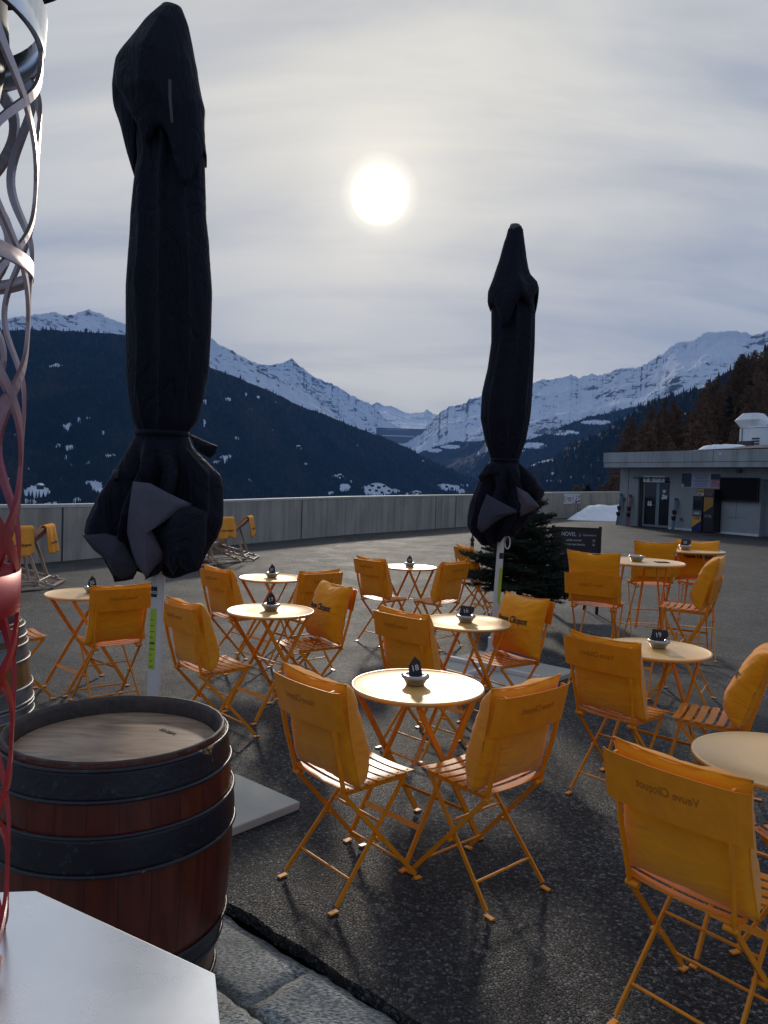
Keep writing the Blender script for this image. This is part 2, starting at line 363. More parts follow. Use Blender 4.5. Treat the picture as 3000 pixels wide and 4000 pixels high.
# ------------------------------------------------------------------ numpy noise
def vnoise(x, y, seed=0):
    ix = np.floor(x); iy = np.floor(y); fx = x-ix; fy = y-iy; fx = fx*fx*(3-2*fx); fy = fy*fy*(3-2*fy)
    def h(a, b): v = np.sin(a*127.1+b*311.7+seed*74.7)*43758.5453; return v-np.floor(v)
    return (h(ix, iy)*(1-fx)+h(ix+1, iy)*fx)*(1-fy)+(h(ix, iy+1)*(1-fx)+h(ix+1, iy+1)*fx)*fy
def fbm(x, y, o=5, seed=0, ridged=False, gain=.5):
    s = 0; a = 1; t = 0
    for k in range(o):
        n = vnoise(x*2**k+17.3*k, y*2**k-9.1*k, seed+k)
        if ridged: n = 1-abs(2*n-1)
        s = s+n*a; t += a; a *= gain
    return s/t
def smooth(a, b, x): t = np.clip((x-a)/(b-a), 0, 1); return t*t*(3-2*t)
def fast_mesh(name, V, Fc, smooth_=False, attr=None):
    V = np.asarray(V, np.float32); Fc = np.asarray(Fc, np.int32); k = Fc.shape[1]
    me = bpy.data.meshes.new(name); me.vertices.add(len(V)); me.vertices.foreach_set('co', V.ravel())
    me.loops.add(Fc.size); me.loops.foreach_set('vertex_index', Fc.ravel()); me.polygons.add(len(Fc))
    me.polygons.foreach_set('loop_start', np.arange(0, Fc.size, k, dtype=np.int32)); me.polygons.foreach_set('use_smooth', [smooth_]*len(Fc))
    for nme, arr in (attr or {}).items():
        a = me.attributes.new(nme, 'FLOAT', 'POINT'); a.data.foreach_set('value', np.asarray(arr, np.float32).ravel())
    me.update(calc_edges=True); me.validate(); return me
def proj(P):
    q = P-np.array([0, 0, EYE]); z = q@F; z = np.where(abs(z) < 1e-6, 1e-6, z)
    return 1500+FPX*(q@RT)/z, 2000-FPX*(q@UP)/z
# ------------------------------------------------------------------ mountains
def f_mount(b, N, L, M, RAMP, MIX):
    v = coords(N, L, world=True); a = N('ShaderNodeAttribute', attribute_name='forest').outputs['Fac']; rk = N('ShaderNodeAttribute', attribute_name='rock').outputs['Fac']
    n = noise(N, L, v, .012, 8, .7, .3); big = noise(N, L, v, .0016, 3, .6, .3); stx = noise(N, L, coords(N, L, (1, 1, 2.2), (0, R_(28), 0), world=True), .0100, 10, .70, .5); n2 = noise(N, L, coords(N, L, (1, 1, .35), world=True), .035, 6, .7)
    snow = RAMP(n, [(.3, (.62, .69, .80)), (.7, (.80, .85, .93))])
    rock = RAMP(n2, [(.3, (.05, .06, .085)), (.7, (.17, .18, .21))])
    rf = RAMP(M('ADD', M('ADD', M('MULTIPLY', rk, .55), M('MULTIPLY', M('SUBTRACT', stx, .5), 2.6)), M('MULTIPLY', M('SUBTRACT', big, .5), 1.5)), [(.30, g1(0)), (.46, g1(.95))])
    c = MIX(rf, snow, rock)
    woods = RAMP(n2, [(.35, (.006, .012, .016)), (.62, (.022, .026, .026)), (.8, (.05, .035, .03))])
    ff = RAMP(M('ADD', a, M('MULTIPLY', M('SUBTRACT', n2, .5), 1.1)), [(.44, g1(0)), (.54, g1(1))])
    c = MIX(ff, c, woods); L(c, b.inputs['Base Color']); b.inputs['Roughness'].default_value = .9; b.inputs['Specular IOR Level'].default_value = .1
    bump(N, L, b, n, .8, 30)
M_mount = mat('snow_rock_and_woods', f_mount)
def f_conif(b, N, L, M, RAMP, MIX):
    v = coords(N, L, world=True); f = noise(N, L, v, .0045, 6, .6); g = noise(N, L, v, .05, 4, .7)
    c = RAMP(M('ADD', M('MULTIPLY', f, .6), M('MULTIPLY', g, .4)), [(.38, (.004, .012, .014)), (.5, (.014, .022, .020)), (.58, (.045, .036, .030)), (.66, (.075, .052, .040))])
    L(c, b.inputs['Base Color']); b.inputs['Roughness'].default_value = .95; b.inputs['Specular IOR Level'].default_value = .05
M_conif = mat('far_conifer', f_conif)
def interp(pts, x): p = np.array(pts, float); return np.interp(x, p[:, 0], p[:, 1])
def terrain(name, label, ridge, dr, db, zb, nu, nv, amp, freq, forest, rockk=.5, jag=3., prof=.85, seed=1, m=None, edge_noise=40):
    """ridge: skyline in bearings; dr/db: distance of ridge and foot; zb: height of the foot"""
    x0, x1 = ridge[0][0], ridge[-1][0]; xs = np.linspace(x0, x1, nu); ry = interp(ridge, xs)
    ry = ry + (fbm(xs/22., xs*0, 5, seed+3, gain=.65)-.5)*jag*3.4
    drx = interp(dr, xs) if isinstance(dr, list) else np.full(nu, float(dr)); dbx = interp(db, xs) if isinstance(db, list) else np.full(nu, float(db))
    t = np.concatenate([[-.25, -.08], np.linspace(0, 1, nv)**.9]); nt = len(t)
    d = np.array([ray(a, b) for a, b in zip(xs, ry)]); hd = np.hypot(d[:, 0], d[:, 1]); dirx = d[:, 0]/hd; diry = d[:, 1]/hd; tn = d[:, 2]/hd
    rz = EYE+tn*drx
    TT, XX = np.meshgrid(t, np.arange(nu), indexing='ij')
    Dd = drx[XX]+(dbx[XX]-drx[XX])*TT
    Z = rz[XX]+(zb-rz[XX])*np.where(TT > 0, np.abs(TT)**prof, 0)
    Z = np.where(TT < 0, rz[XX]-(rz[XX]-zb)*np.abs(TT)*1.1, Z)
    px = dirx[XX]*Dd; py = diry[XX]*Dd
    n = fbm(px*freq, py*freq, 7, seed, True, .55)-.6
    Z = Z+n*amp*smooth(0, .22, TT)*(1-.6*smooth(.7, 1, TT))
    P = np.stack([px, py, Z], -1)
    gx = np.gradient(Z, axis=1)/np.maximum(1e-3, np.hypot(np.gradient(px, axis=1), np.gradient(py, axis=1))); gy = np.gradient(Z, axis=0)/np.maximum(1e-3, np.abs(np.gradient(Dd, axis=0)))
    slope = np.hypot(gx, gy)
    ix, iy = proj(P.reshape(-1, 3)); ix = ix.reshape(Z.shape); iy = iy.reshape(Z.shape)
    fo = np.zeros(Z.shape)
    if forest is not None:
        e = interp(forest, ix)+(fbm(px*freq*3, py*freq*3, 5, seed+9)-.5)*edge_noise*2
        fo = smooth(-edge_noise*.4-4, edge_noise*.4+4, iy-e)
    rock = np.clip((slope-.55)*rockk+.3*(fbm(px*freq*5, py*freq*5, 4, seed+5, True)-.3), 0, 1)
    i, j = np.meshgrid(np.arange(nt-1), np.arange(nu-1), indexing='ij'); a = (i*nu+j).ravel()
    Fq = np.stack([a, a+nu, a+nu+1, a+1], -1)
    T = dict(P=P, fo=fo, ix=ix, iy=iy, t=t, nu=nu, nt=nt)
    T['build'] = lambda: tag(meshobj(name, fast_mesh(name, P.reshape(-1, 3), Fq, True, {'forest': T['fo'], 'rock': rock}), m or M_mount), label, None, None, 'structure')
    return T
def clear(T, spots, n=.5):
    """snowy meadows and avalanche strips between the woods: (x, y, rx, ry)"""
    f = T['fo']; P = T['P']; nz = fbm(P[..., 0]/60, P[..., 1]/60, 4, 31)
    for (cx, cy, rx, ry) in spots:
        if rx < 14: rx, ry = rx*.8, ry*.7
        q = ((T['ix']-cx)/rx)**2+((T['iy']-cy)/ry)**2
        f = np.where((q < 1.25-(1-nz)*n*1.2), 0, f)
    T['fo'] = f
def cones(T, n, hmin, hmax, name, label, seed=0, thr=.5, per=0, mt=None, tmin=.02, wide=.2, onlyx=None):
    rg = np.random.default_rng(seed); P = T['P']; nt, nu = T['nt'], T['nu']
    iv = np.searchsorted(T['t'], 0.0); u = rg.random(n)*(nu-1.001); v = iv+(rg.random(n)**.9)*(nt-1.001-iv)
    iu = u.astype(int); jv = v.astype(int); fu = (u-iu)[:, None]; fv = (v-jv)[:, None]
    p = (P[jv, iu]*(1-fu)+P[jv, iu+1]*fu)*(1-fv)+(P[jv+1, iu]*(1-fu)+P[jv+1, iu+1]*fu)*fv
    fo = T['fo'][jv, iu]; k = fo > thr+(rg.random(n)-.5)*.5
    sp = (fo > -1) & (rg.random(n) < per); k = k | (sp & (T['iy'][jv, iu] > 0) & (fo > .02))
    p = p[k]; n = len(p); h = hmin+(hmax-hmin)*rg.random(n)**1.3; r = h*wide*(.7+.6*rg.random(n)); ph = rg.random(n)*6.28
    V = np.zeros((n, 6, 3)); V[:, 5] = p+np.stack([0*h, 0*h, h], -1)
    for q in range(5):
        V[:, q] = p+np.stack([r*np.cos(ph+q*1.2566), r*np.sin(ph+q*1.2566), -h*.15*np.ones(n)+h*.12*rg.random(n)], -1)
    b = np.arange(n)[:, None]*6; Fc = np.concatenate([np.concatenate([b+q, b+(q+1) % 5, b+5], 1) for q in range(5)], 0)
    return tag(meshobj(name, fast_mesh(name, V.reshape(-1, 3), Fc), mt or M_conif), label, 'forest', None, 'stuff')
def mountains():
    # far crest beyond the dam
    terrain('far_mountain', 'far snowy crest closing the valley', [(1340, 1640), (1400, 1600), (1456, 1580), (1473, 1568), (1503, 1585), (1529, 1584), (1582, 1612), (1622, 1612), (1655, 1608), (1667, 1597), (1692, 1615), (1712, 1621), (1760, 1612), (1820, 1640)],
            15500, 12500, 900, 220, 90, 260, 1/1700., None, .8, 4, seed=2)['build']()
    T = terrain('peak_mountain', 'snowy pointed peak left of the dam', [(700, 1330), (823, 1330), (999, 1419), (1029, 1425), (1092, 1419), (1125, 1410), (1140, 1403), (1171, 1429), (1211, 1462), (1264, 1489), (1294, 1494), (1330, 1519), (1370, 1542), (1436, 1572), (1463, 1588), (1500, 1632), (1542, 1658), (1600, 1690), (1640, 1720)],
            [(700, 9500), (1640, 11500)], [(700, 6500), (1640, 9500)], 100, 420, 170, 420, 1/1500., None, .95, 5, seed=5); T['build']()
    T = terrain('right_peak_mountain', 'broad snowy mountain right of the dam', [(1490, 1760), (1560, 1712), (1640, 1680), (1700, 1632), (1728, 1605), (1755, 1588), (1821, 1575), (1836, 1556), (1880, 1545), (1960, 1530), (2060, 1560), (2200, 1640)],
            [(1490, 9800), (2200, 9000)], [(1490, 6500), (2200, 6000)], -150, 300, 170, 330, 1/1500., [(1500, 1810), (1600, 1770), (1700, 1745), (1800, 1725), (1950, 1705), (2200, 1690)], .9, 5, seed=8)
    clear(T, [(1830, 1715, 60, 9), (1760, 1745, 40, 8), (1700, 1760, 30, 8)]); T['build']()
    T = terrain('right_snow_mountain', 'long snowy mountain ridge rising to the right', [(1760, 1925), (1850, 1790), (1950, 1660), (2020, 1540), (2082, 1496), (2118, 1480), (2176, 1478), (2234, 1467), (2260, 1474), (2306, 1460), (2335, 1467), (2379, 1458), (2408, 1441), (2451, 1438), (2502, 1431), (2545, 1404), (2588, 1382), (2625, 1350), (2661, 1333), (2704, 1331), (2740, 1306), (2762, 1297), (2798, 1297), (2863, 1292), (2914, 1294), (2936, 1308), (2972, 1303), (3040, 1280), (3200, 1260)],
            [(1760, 7000), (2400, 6500), (3200, 5800)], [(1760, 4600), (2400, 3600), (3200, 3000)], -350, 560, 240, 330, 1/1000., [(1760, 1800), (2050, 1730), (2160, 1690), (2300, 1640), (2500, 1590), (2700, 1540), (3200, 1400)], .75, 6, seed=11, edge_noise=34)
    clear(T, [(2080, 1740, 60, 12), (2200, 1690, 70, 10), (2330, 1650, 60, 9), (2000, 1760, 50, 8)]); T['build']()
    cones(T, 20000, 14, 26, 'treeline_forest', 'scattered dark conifers on the right snow slope', 5, .45, .02)
    # left side of the valley
    T = terrain('left_snow_mountain', 'snowy shoulder above the wooded left slope', [(-260, 1260), (0, 1247), (60, 1240), (150, 1227), (223, 1220), (265, 1237), (301, 1223), (350, 1211), (386, 1220), (434, 1245), (491, 1266), (600, 1275), (720, 1285), (823, 1320), (873, 1356), (904, 1369), (940, 1395), (999, 1421), (1100, 1480), (1250, 1580), (1330, 1640)],
            [(-260, 5000), (1330, 7000)], [(-260, 3800), (1330, 5200)], 100, 420, 120, 150, 1/800., None, .6, 5, seed=14); T['build']()
    T = terrain('left_forest_slope', 'dark wooded left slope of the valley', [(-260, 1285), (60, 1290), (120, 1287), (229, 1290), (362, 1299), (494, 1308), (600, 1335), (700, 1378), (820, 1434), (933, 1476), (1065, 1532), (1171, 1585), (1264, 1618), (1363, 1658), (1503, 1708), (1595, 1751), (1662, 1790), (1761, 1832), (1834, 1863), (1900, 1892), (2000, 1935), (2100, 1985)],
            [(-260, 3300), (800, 3400), (2100, 5200)], [(-260, 1300), (800, 1500), (2100, 3800)], -330, 620, 260, 170, 1/700., [(-300, 1280), (700, 1360), (2100, 1930)], .2, 3, seed=17, edge_noise=12)
    T['fo'][:] = 1.
    clear(T, [(140, 1920, 62, 26), (120, 1960, 28, 18), (365, 1895, 40, 18), (385, 1915, 34, 10), (225, 1427, 22, 8), (195, 1432, 14, 6), (255, 1660, 32, 9), (262, 1675, 16, 14), (225, 1740, 15, 10), (270, 1750, 24, 14), (258, 1790, 8, 26), (275, 1815, 8, 16), (345, 1815, 14, 12), (430, 1780, 26, 7), (405, 1690, 10, 18), (345, 1632, 12, 8), (885, 1785, 28, 10), (880, 1800, 10, 20), (848, 1805, 20, 6), (925, 1712, 12, 10), (800, 1570, 12, 20), (798, 1650, 6, 30), (1065, 1680, 10, 5), (1167, 1752, 14, 6), (1195, 1812, 12, 5), (1150, 1745, 6, 4), (1320, 1862, 28, 9), (1370, 1880, 8, 8), (1345, 1905, 26, 16), (1290, 1925, 14, 8), (1475, 1915, 62, 30), (1440, 1905, 30, 12), (1530, 1920, 34, 12), (1625, 1925, 24, 10), (1590, 1930, 8, 8), (1655, 1800, 10, 4), (1610, 1803, 5, 3), (1752, 1905, 46, 14), (1735, 1895, 30, 6), (1805, 1895, 12, 6), (1800, 1918, 18, 10), (1825, 1898, 7, 10), (1750, 1850, 6, 4), (1710, 1870, 8, 3), (890, 1560, 16, 7), (960, 1540, 10, 12), (1010, 1550, 8, 10), (980, 1600, 12, 8), (1080, 1570, 6, 5), (975, 1880, 9, 14), (885, 1905, 8, 10), (240, 1870, 10, 20), (60, 1700, 12, 10), (100, 1830, 16, 8), (30, 1880, 20, 12), (310, 1640, 8, 20), (200, 1980, 60, 20), (300, 1960, 24, 20)], .75)
    rg = np.random.default_rng(3); extra = []
    for k in range(8):
        x = rg.uniform(0, 1900); top = float(interp([(0, 1300), (500, 1320), (820, 1450), (1264, 1640), (1900, 1910)], x)); y = rg.uniform(top+14, 1960)
        extra.append((x, y, rg.uniform(2, 6), rg.uniform(2, 5)))
    clear(T, extra, .9); T['build']()
    cones(T, 52000, 13, 27, 'left_slope_forest', 'dense dark conifer forest covering the left slope', 8, .5, .0)
    T = terrain('right_forest_slope', 'dark wooded slope falling from the right', [(1930, 1990), (1980, 1920), (2031, 1840), (2090, 1812), (2162, 1787), (2234, 1733), (2328, 1703), (2400, 1658), (2473, 1610), (2559, 1560), (2632, 1546), (2740, 1514), (2813, 1468), (2885, 1434), (2957, 1388), (3000, 1362), (3200, 1250)],
            [(1930, 3800), (2400, 2600), (3200, 1500)], [(1930, 3000), (2400, 1200), (3200, 500)], -200, 420, 200, 110, 1/420., [(1900, 1700), (3200, 1200)], .2, 4, seed=21, edge_noise=12)
    T['fo'][:] = 1.
    clear(T, [(2675, 1618, 18, 6), (2705, 1615, 12, 5), (2310, 1757, 10, 5), (2245, 1752, 6, 14), (2410, 1705, 8, 8), (2150, 1880, 18, 7), (2190, 1878, 14, 5), (2230, 1865, 8, 8), (2280, 1875, 16, 5), (2120, 1800, 50, 8), (2060, 1815, 40, 8), (2965, 1395, 18, 16), (2985, 1415, 20, 12), (2500, 1640, 8, 5), (2160, 1850, 10, 10), (2340, 1800, 8, 6), (2230, 1910, 10, 5)], .8); T['build']()
    cones(T, 26000, 13, 24, 'right_slope_forest', 'dark conifer forest on the slope behind the building', 9, .5, .0)
    # valley floor
    b = MB(); b.box((0, 8800, -400), (29000, 17600, 60)); tag(b.build('valley_floor', M_conif), 'dark valley floor below the terrace', kind='structure')
    # the dam across the head of the valley
    d = thing('dam', 'grey concrete dam closing the head of the snowy valley', 'dam')
    A = DY(1470, 1675, 9300); B = DY(1665, 1679, 9450); b = MB()
    for k in range(12):
        p = A+(B-A)*k/12; q = A+(B-A)*(k+1)/12; bow = lambda s: 90*math.sin(math.pi*s)
        y0, y1 = p[1]+bow(k/12), q[1]+bow((k+1)/12); h = 170
        b.add([(p[0], y0-60, p[2]-h), (q[0], y1-60, q[2]-h), (q[0], y1, q[2]), (p[0], y0, p[2]), (p[0], y0+40, p[2]), (q[0], y1+40, q[2])], [(0, 1, 2, 3), (3, 2, 5, 4)])
    b.build('dam_face', concrete('dam_concrete', (.17, .18, .20)), d)
    b = MB(); b.box(((A[0]+B[0])/2, A[1]-20, A[2]+6), (B[0]-A[0], 20, 14)); b.build('crest_road', simple('dam_crest', (.08, .09, .11), .8), d)
    b = MB(); P = DY(1555, 1703, 9180); b.box((P[0], P[1], P[2]), (380, 40, 10)); b.build('berm', simple('snow_berm', (.7, .75, .8), .8), d)
    # village houses in the snowy clearing
    hm = simple('dark_chalet_wood', (.04, .03, .028), .8); rm = simple('snowy_roof', (.7, .75, .82), .8); base = None
    for (x, y, s) in [(1455, 1898, 1), (1480, 1905, 1.1), (1500, 1900, .9), (1470, 1918, 1), (1492, 1925, 1.1), (1520, 1918, .9), (1445, 1915, .9), (1510, 1935, 1), (1328, 1860, 1), (1745, 1902, 1), (1765, 1908, .9), (1625, 1925, .9), (157, 1905, 1.6), (1166, 1749, .9)]:
        D = {True: 1750, False: 2100}[x < 1200]; p = DY(x, y, D)
        if base is None:
            base = thing('chalet', 'tiny dark chalet with snowy roof in a clearing of the left slope', 'chalet', p, .4, 'chalets in the snowy clearings')
            b = MB(); b.box((0, 0, 1), (9, 8, 8)); b.build('wall', hm, base)
            b = MB(); b.add([(-5.5, -5, 4.4), (5.5, -5, 4.4), (5.5, 0, 8), (-5.5, 0, 8), (-5.5, 5, 4.4), (5.5, 5, 4.4)], [(0, 1, 2, 3), (3, 2, 5, 4), (0, 3, 4), (1, 5, 2)]); b.build('roof', rm, base)
            o = base
        else: o = copy_tree(base)
        o.location = tuple(p); o.rotation_euler = (0, 0, rnd.uniform(0, 3)); o.scale = (s*.8,)*3
        if x == 157: o['label'] = 'dark chalet standing alone in the large snowy meadow at the far left'
mountains()
# ------------------------------------------------------------------ terrace ground
EA, ED = Vector((-.523, 2.849)), Vector((.751, -.660))     # edge between asphalt and stone paving
EN = Vector((-ED.y, ED.x))*1.0                               # towards the asphalt
EN = EN if EN.y > 0 else -EN
WALL = [(135, 2201, 1977), (400, 2178, 1972), (560, 2163, 1967), (872, 2132, 1958), (1098, 2112, 1950), (1370, 2088, 1942), (1695, 2066, 1936), (1861, 2054, 1934), (2050, 2034, 1928), (2156, 2024, 1924), (2300, 2022, 1922.5), (2430, 2026, 1921)]
wp = []
for x, yb, yt in WALL:
    g = G(x, yb); r = ray(x, yt); wp.append((g[0], g[1], EYE+r[2]*g[1]/r[1]))
# straighten: smooth the run of the wall
wp = [(wp[0][0]-3.2*(1), wp[0][1]-2.6, wp[0][2]-.05)]+wp
def asphalt():
    b = MB(); edge = []; t = -14.
    while t < 12: edge.append(EA+ED*t+EN*(rnd.gauss(0, .0035)+.006*math.sin(t*7)+.004*math.sin(t*19))); t += .03
    poly = [(p.x, p.y) for p in edge]+[(40, -6), (40, 60)]+[(p[0]+.15, p[1]+.5) for p in reversed(wp)]+[(-30, 12)]
    b.prism(poly, -.045, 0.0)
    o = b.build('asphalt', M_asph); tag(o, 'coarse grey asphalt of the terrace', kind='structure')
    b = MB(); b.box((0, 10, -.16), (90, 100, .1)); 
    poly = [(-12, -8), (14, -8), (14, 6), (-12, 20)]
    b = MB(); b.prism([(-14, -12), (30, -12), (30, 3), (-4, 12), (-14, 12)], -.30, -.10); tag(b.build('soil', M_soil), 'dark bedding under the paving stones', kind='structure')
    # split stone paving, rows parallel to the edge
    b = MB(); off = -.012
    for row in range(14):
        w = [.275, .20, .24, .21, .26][row % 5]; t = -9+rnd.random()
        if row == 0: t = -9.42
        while t < 5:
            L = rnd.uniform(.45, .8) if row == 0 else rnd.uniform(.26, .5); g = .008
            z = -.026+rnd.uniform(-.006, .006); nn = 14; mm = 6; vs = []; 
            for a in range(nn+1):
                for c in range(mm+1):
                    u = t+g+(L-2*g)*a/nn; v = off-g-(w-2*g)*c/mm
                    e = min(a, nn-a, c, mm-c)
                    if e == 0: u += rnd.uniform(-.006, .006); v += rnd.uniform(-.006, .006)
                    p = EA+ED*u+EN*v; vs.append((p.x, p.y, z-(.012 if e == 0 else 0)+rnd.uniform(-.002, .002)))
            fs = [(a*(mm+1)+c, (a+1)*(mm+1)+c, (a+1)*(mm+1)+c+1, a*(mm+1)+c+1) for a in range(nn) for c in range(mm)]
            bd = [a*(mm+1) for a in range(nn+1)]+[nn*(mm+1)+c for c in range(1, mm+1)]+[a*(mm+1)+mm for a in range(nn-1, -1, -1)]+[c for c in range(mm-1, 0, -1)]
            k = len(vs); vs += [(vs[i][0], vs[i][1], -.12) for i in bd]; n = len(bd)
            fs += [(bd[i], k+i, k+(i+1) % n, bd[(i+1) % n]) for i in range(n)]
            b.add(vs, fs, True); t += L
        off -= w
    tag(b.build('stone_paving', M_gran), 'rough grey split stone paving with dark joints', kind='structure')
asphalt()
def wall_():
    w = thing('concrete_wall', 'long board marked grey concrete parapet wall round the terrace', 'wall')
    b = MB(); c = MB(); P = []
    pts = [Vector((p[0], p[1])) for p in wp]
    for i, p in enumerate(pts):
        d = (pts[min(i+1, len(pts)-1)]-pts[max(i-1, 0)]).normalized(); n = Vector((-d.y, d.x)); P.append((p, n, wp[i][2]))
    for i in range(len(P)-1):
        (p, n, h), (q, m_, k) = P[i], P[i+1]; T = .28
        a = [(*p, 0), (*q, 0), (*q, k), (*p, h)]; r = [(*(p+n*T), -3), (*(q+m_*T), -3), (*(q+m_*T), k), (*(p+n*T), h)]
        b.add(a+r, [(0, 1, 2, 3), (5, 4, 7, 6), (3, 2, 6, 7)])
        c.add([(*(p-n*.012), h-.03), (*(q-m_*.012), k-.03), (*(q-m_*.012), k+.022), (*(p-n*.012), h+.022), (*(p+n*.3), h+.022), (*(q+m_*.3), k+.022), (*(p+n*.3), h-.03), (*(q+m_*.3), k-.03)], [(0, 1, 2, 3), (3, 2, 5, 4), (4, 5, 7, 6)])
    b.build('wall_face', M_wall, w); c.build('coping', M_coping, w)
    # expansion joints
    j = MB()
    for x in (244, 640, 1178, 1700, 1778, 2254):
        for (p, n, h), (q, m_, k) in zip(P[:-1], P[1:]):
            r = ray(x, 2040); A = r[0]/r[1]  # X = A*Y
            d = q-p; den = d.x-A*d.y
            if abs(den) < 1e-9: continue
            s = (A*p.y-p.x)/den
            if 0 <= s <= 1:
                c0 = p+d*s-n*.004; hh = h+(k-h)*s; j.box((c0.x, c0.y, hh/2-.02), (.028, .012, hh-.03), Matrix.Rotation(math.atan2(d.y, d.x), 3, 'Z')); break
    j.build('expansion_joint', M_void, w)
    return P
WP = wall_()
# ------------------------------------------------------------------ building
BC = np.array([11.147, 36.517, 0]); BE = np.array([14.762, 30.037, 0]); bd = (BE-BC)/np.linalg.norm(BE-BC); bn = np.array([bd[1], -bd[0], 0])   # outward (towards viewer-left)
if bn[1] > 0: bn = -bn
def FP(px, py, off=0.):
    r = ray(px, py); o = np.array([0, 0, EYE]); p0 = BC+bn*off; t = ((p0-o)@bn)/(r@bn); q = o+r*t
    return float((q-BC)@bd), float(q[2])
def cr4(x, y): return 2300+x*.42194, 1550+y*.42194
brz = math.atan2(bd[1], bd[0])
# local frame of everything on the facade: x along the facade, -y outward
class Face:
    pass
def building():
    bl = thing('concrete_building', 'low flat roofed grey concrete service building with a glass double door', 'building', BC, brz)
    z = lambda x, y, o=0: FP(*cr4(x, y), o)
    soff = z(1000, 652, 1.05)[1]; ftop = z(1000, 497, 1.05)[1]
    dl, dt = z(460, 800); dr, _ = z(752, 800); dt = 2.22
    b = MB(); Hh = soff
    def wbox(mb, x0, x1, z0, z1, y0, y1): mb.box(((x0+x1)/2, (y0+y1)/2, (z0+z1)/2), (x1-x0, abs(y1-y0), z1-z0))
    rl = z(1597, 900)[0]
    # facade with openings for the recessed doors
    wbox(b, 0, dl, 0, Hh, 0, .3); wbox(b, dl, dr, dt, Hh, 0, .3); wbox(b, dr, rl, 0, Hh, 0, .3); wbox(b, rl, rl+1.1, dt+.03, Hh, 0, .3); wbox(b, rl+1.1, 16, 0, Hh, 0, .3)
    wbox(b, 0, .3, 0, Hh, .3, 9); wbox(b, dl, 16, 0, .02, .3, 9)
    b.build('wall', M_bldg, bl)
    b = MB(); fl = -.05
    mid = z(1000, 602, 1.05)[1]
    wbox(b, fl, 17, soff, mid-.015, -1.05, 9.2); wbox(b, fl-.02, 17, mid+.01, ftop, -1.07, 9.2); wbox(b, fl+.03, 17, mid-.015, mid+.01, -1.02, 9.2); r = b.build('roof', M_fascia, bl)
    b = MB(); s, zz = z(1215, 527, 1.08); b.box((s, -1.075, zz), (.09, .006, .09)); b.build('marker_plate', M_paper, r)
    sx = z(1150, 550, 1.08)[0]; b = MB(); b.box((sx, -1.072, (mid+ftop)/2), (.02, .006, ftop-mid-.03)); b.build('panel_joint', M_void, r)
    b = MB(); wbox(b, dr+.05, rl-.02, 0, .09, -.02, 0); wbox(b, rl+1.12, 16, 0, .09, -.02, 0); b.build('plinth', M_paper, bl)
    b = MB(); x1 = z(372, 700)[0]; b.box((x1, -.002, Hh/2), (.025, .006, Hh-.02)); x2 = z(1237, 1000)[0]; b.build('panel_joint', M_void, bl)
    b = MB(); b.tube([(x2, -.03, .05), (x2, -.03, 1.75)], .018, 8); b.build('downpipe', M_frame, bl)
    b = MB(); xx, z3 = z(1385, 1120); b.box((xx-.1, -.002, z3), (.9, .006, .012)); b.box((xx-.12, -.002, (z3+1.6)/2+.1), (.012, .007, 1.2)); b.build('render_crack', M_void, bl)
    b = MB(); xx, z3 = z(860, 1135); b.box((xx, -.03, z3), (.12, .06, .12)); b.build('socket_box', M_steelgrey, bl, .01)
    # glass double door, recessed
    d = MB(); y0 = .16; g0, g1_ = dl+.16, dr
    wbox(d, dl, dl+.16, 0, dt, .1, .3)
    d.build('door_reveal', M_void, bl)
    fr = MB()
    m0 = (g0+g1_)/2+.03
    for (xa, xb) in ((g0, m0), (m0+.002, g1_)):
        wbox(fr, xa, xa+.09, 0.03, dt-.02, y0, y0+.05); wbox(fr, xb-.09, xb, 0.03, dt-.02, y0, y0+.05); wbox(fr, xa+.09, xb-.09, .03, .13, y0, y0+.05); wbox(fr, xa+.09, xb-.09, dt-.11, dt-.02, y0, y0+.05)
    df = fr.build('door', M_frame, bl)
    gl = MB()
    for (xa, xb) in ((g0, m0), (m0+.002, g1_)): wbox(gl, xa+.09, xb-.09, .13, dt-.11, y0+.02, y0+.03)
    gl.build('pane', M_darkglass, df)
    h = MB(); h.tube([(m0-.05, y0-.05, 1.02), (m0-.22, y0-.05, 1.02)], .012, 8); h.tube([(m0-.05, y0-.05, 1.02), (m0-.05, y0, 1.02)], .012, 8); h.build('handle', M_steelgrey, df)
    st = MB()
    for (u, v, w, hh) in ((555, 975, .09, .09), (575, 975, .08, .08), (553, 997, .10, .10), (573, 998, .12, .12), (700, 875, .16, .13), (692, 915, .12, .12), (708, 930, .22, .16), (684, 940, .1, .1)):
        s_, z_ = z(u, v, -.18); st.box((s_, y0+.012, z_), (w, .006, hh))
    st.build('notice', M_paper, df)
    cn = MB(); c0 = z(425, 808)[0]; wbox(cn, c0, dr-.05, dt+.005, dt+.05, -.12, -.005); cn.build('drip_canopy', M_void, bl)
    # second door at the right edge
    r2 = MB(); wbox(r2, rl, rl+1.1, .02, dt+.02, .22, .28); dd = r2.build('door', M_frame, bl); g = MB(); wbox(g, rl+.3, rl+1.0, .12, dt-.1, .2, .215); g.build('pane', M_darkglass, dd)
    # cash machine, screen, signs, poster: things of their own fixed to the facade
    loc = lambda s, zz, o=0: tuple(BC+bd*s+bn*o+np.array([0, 0, zz]))
    a0, _ = z(962, 900, .55); a1, _ = z(1052, 900, .55); a2, _ = z(1162, 900, .5); top = z(1070, 852, .5)[1]; wA = a1-a0
    at = thing('cash_machine', 'tall dark cash machine with amber panels under the wall poster', 'cash machine', loc(a0, 0), brz)
    sp = z(1070, 930, .5)[1]; lo = z(1000, 1105, .55)[1]; W2 = a2-a0
    b = MB(); b.box((wA/2, -.27, .04+sp/2), (wA, .50, sp)); b.build('body', M_dkbody, at, .01)
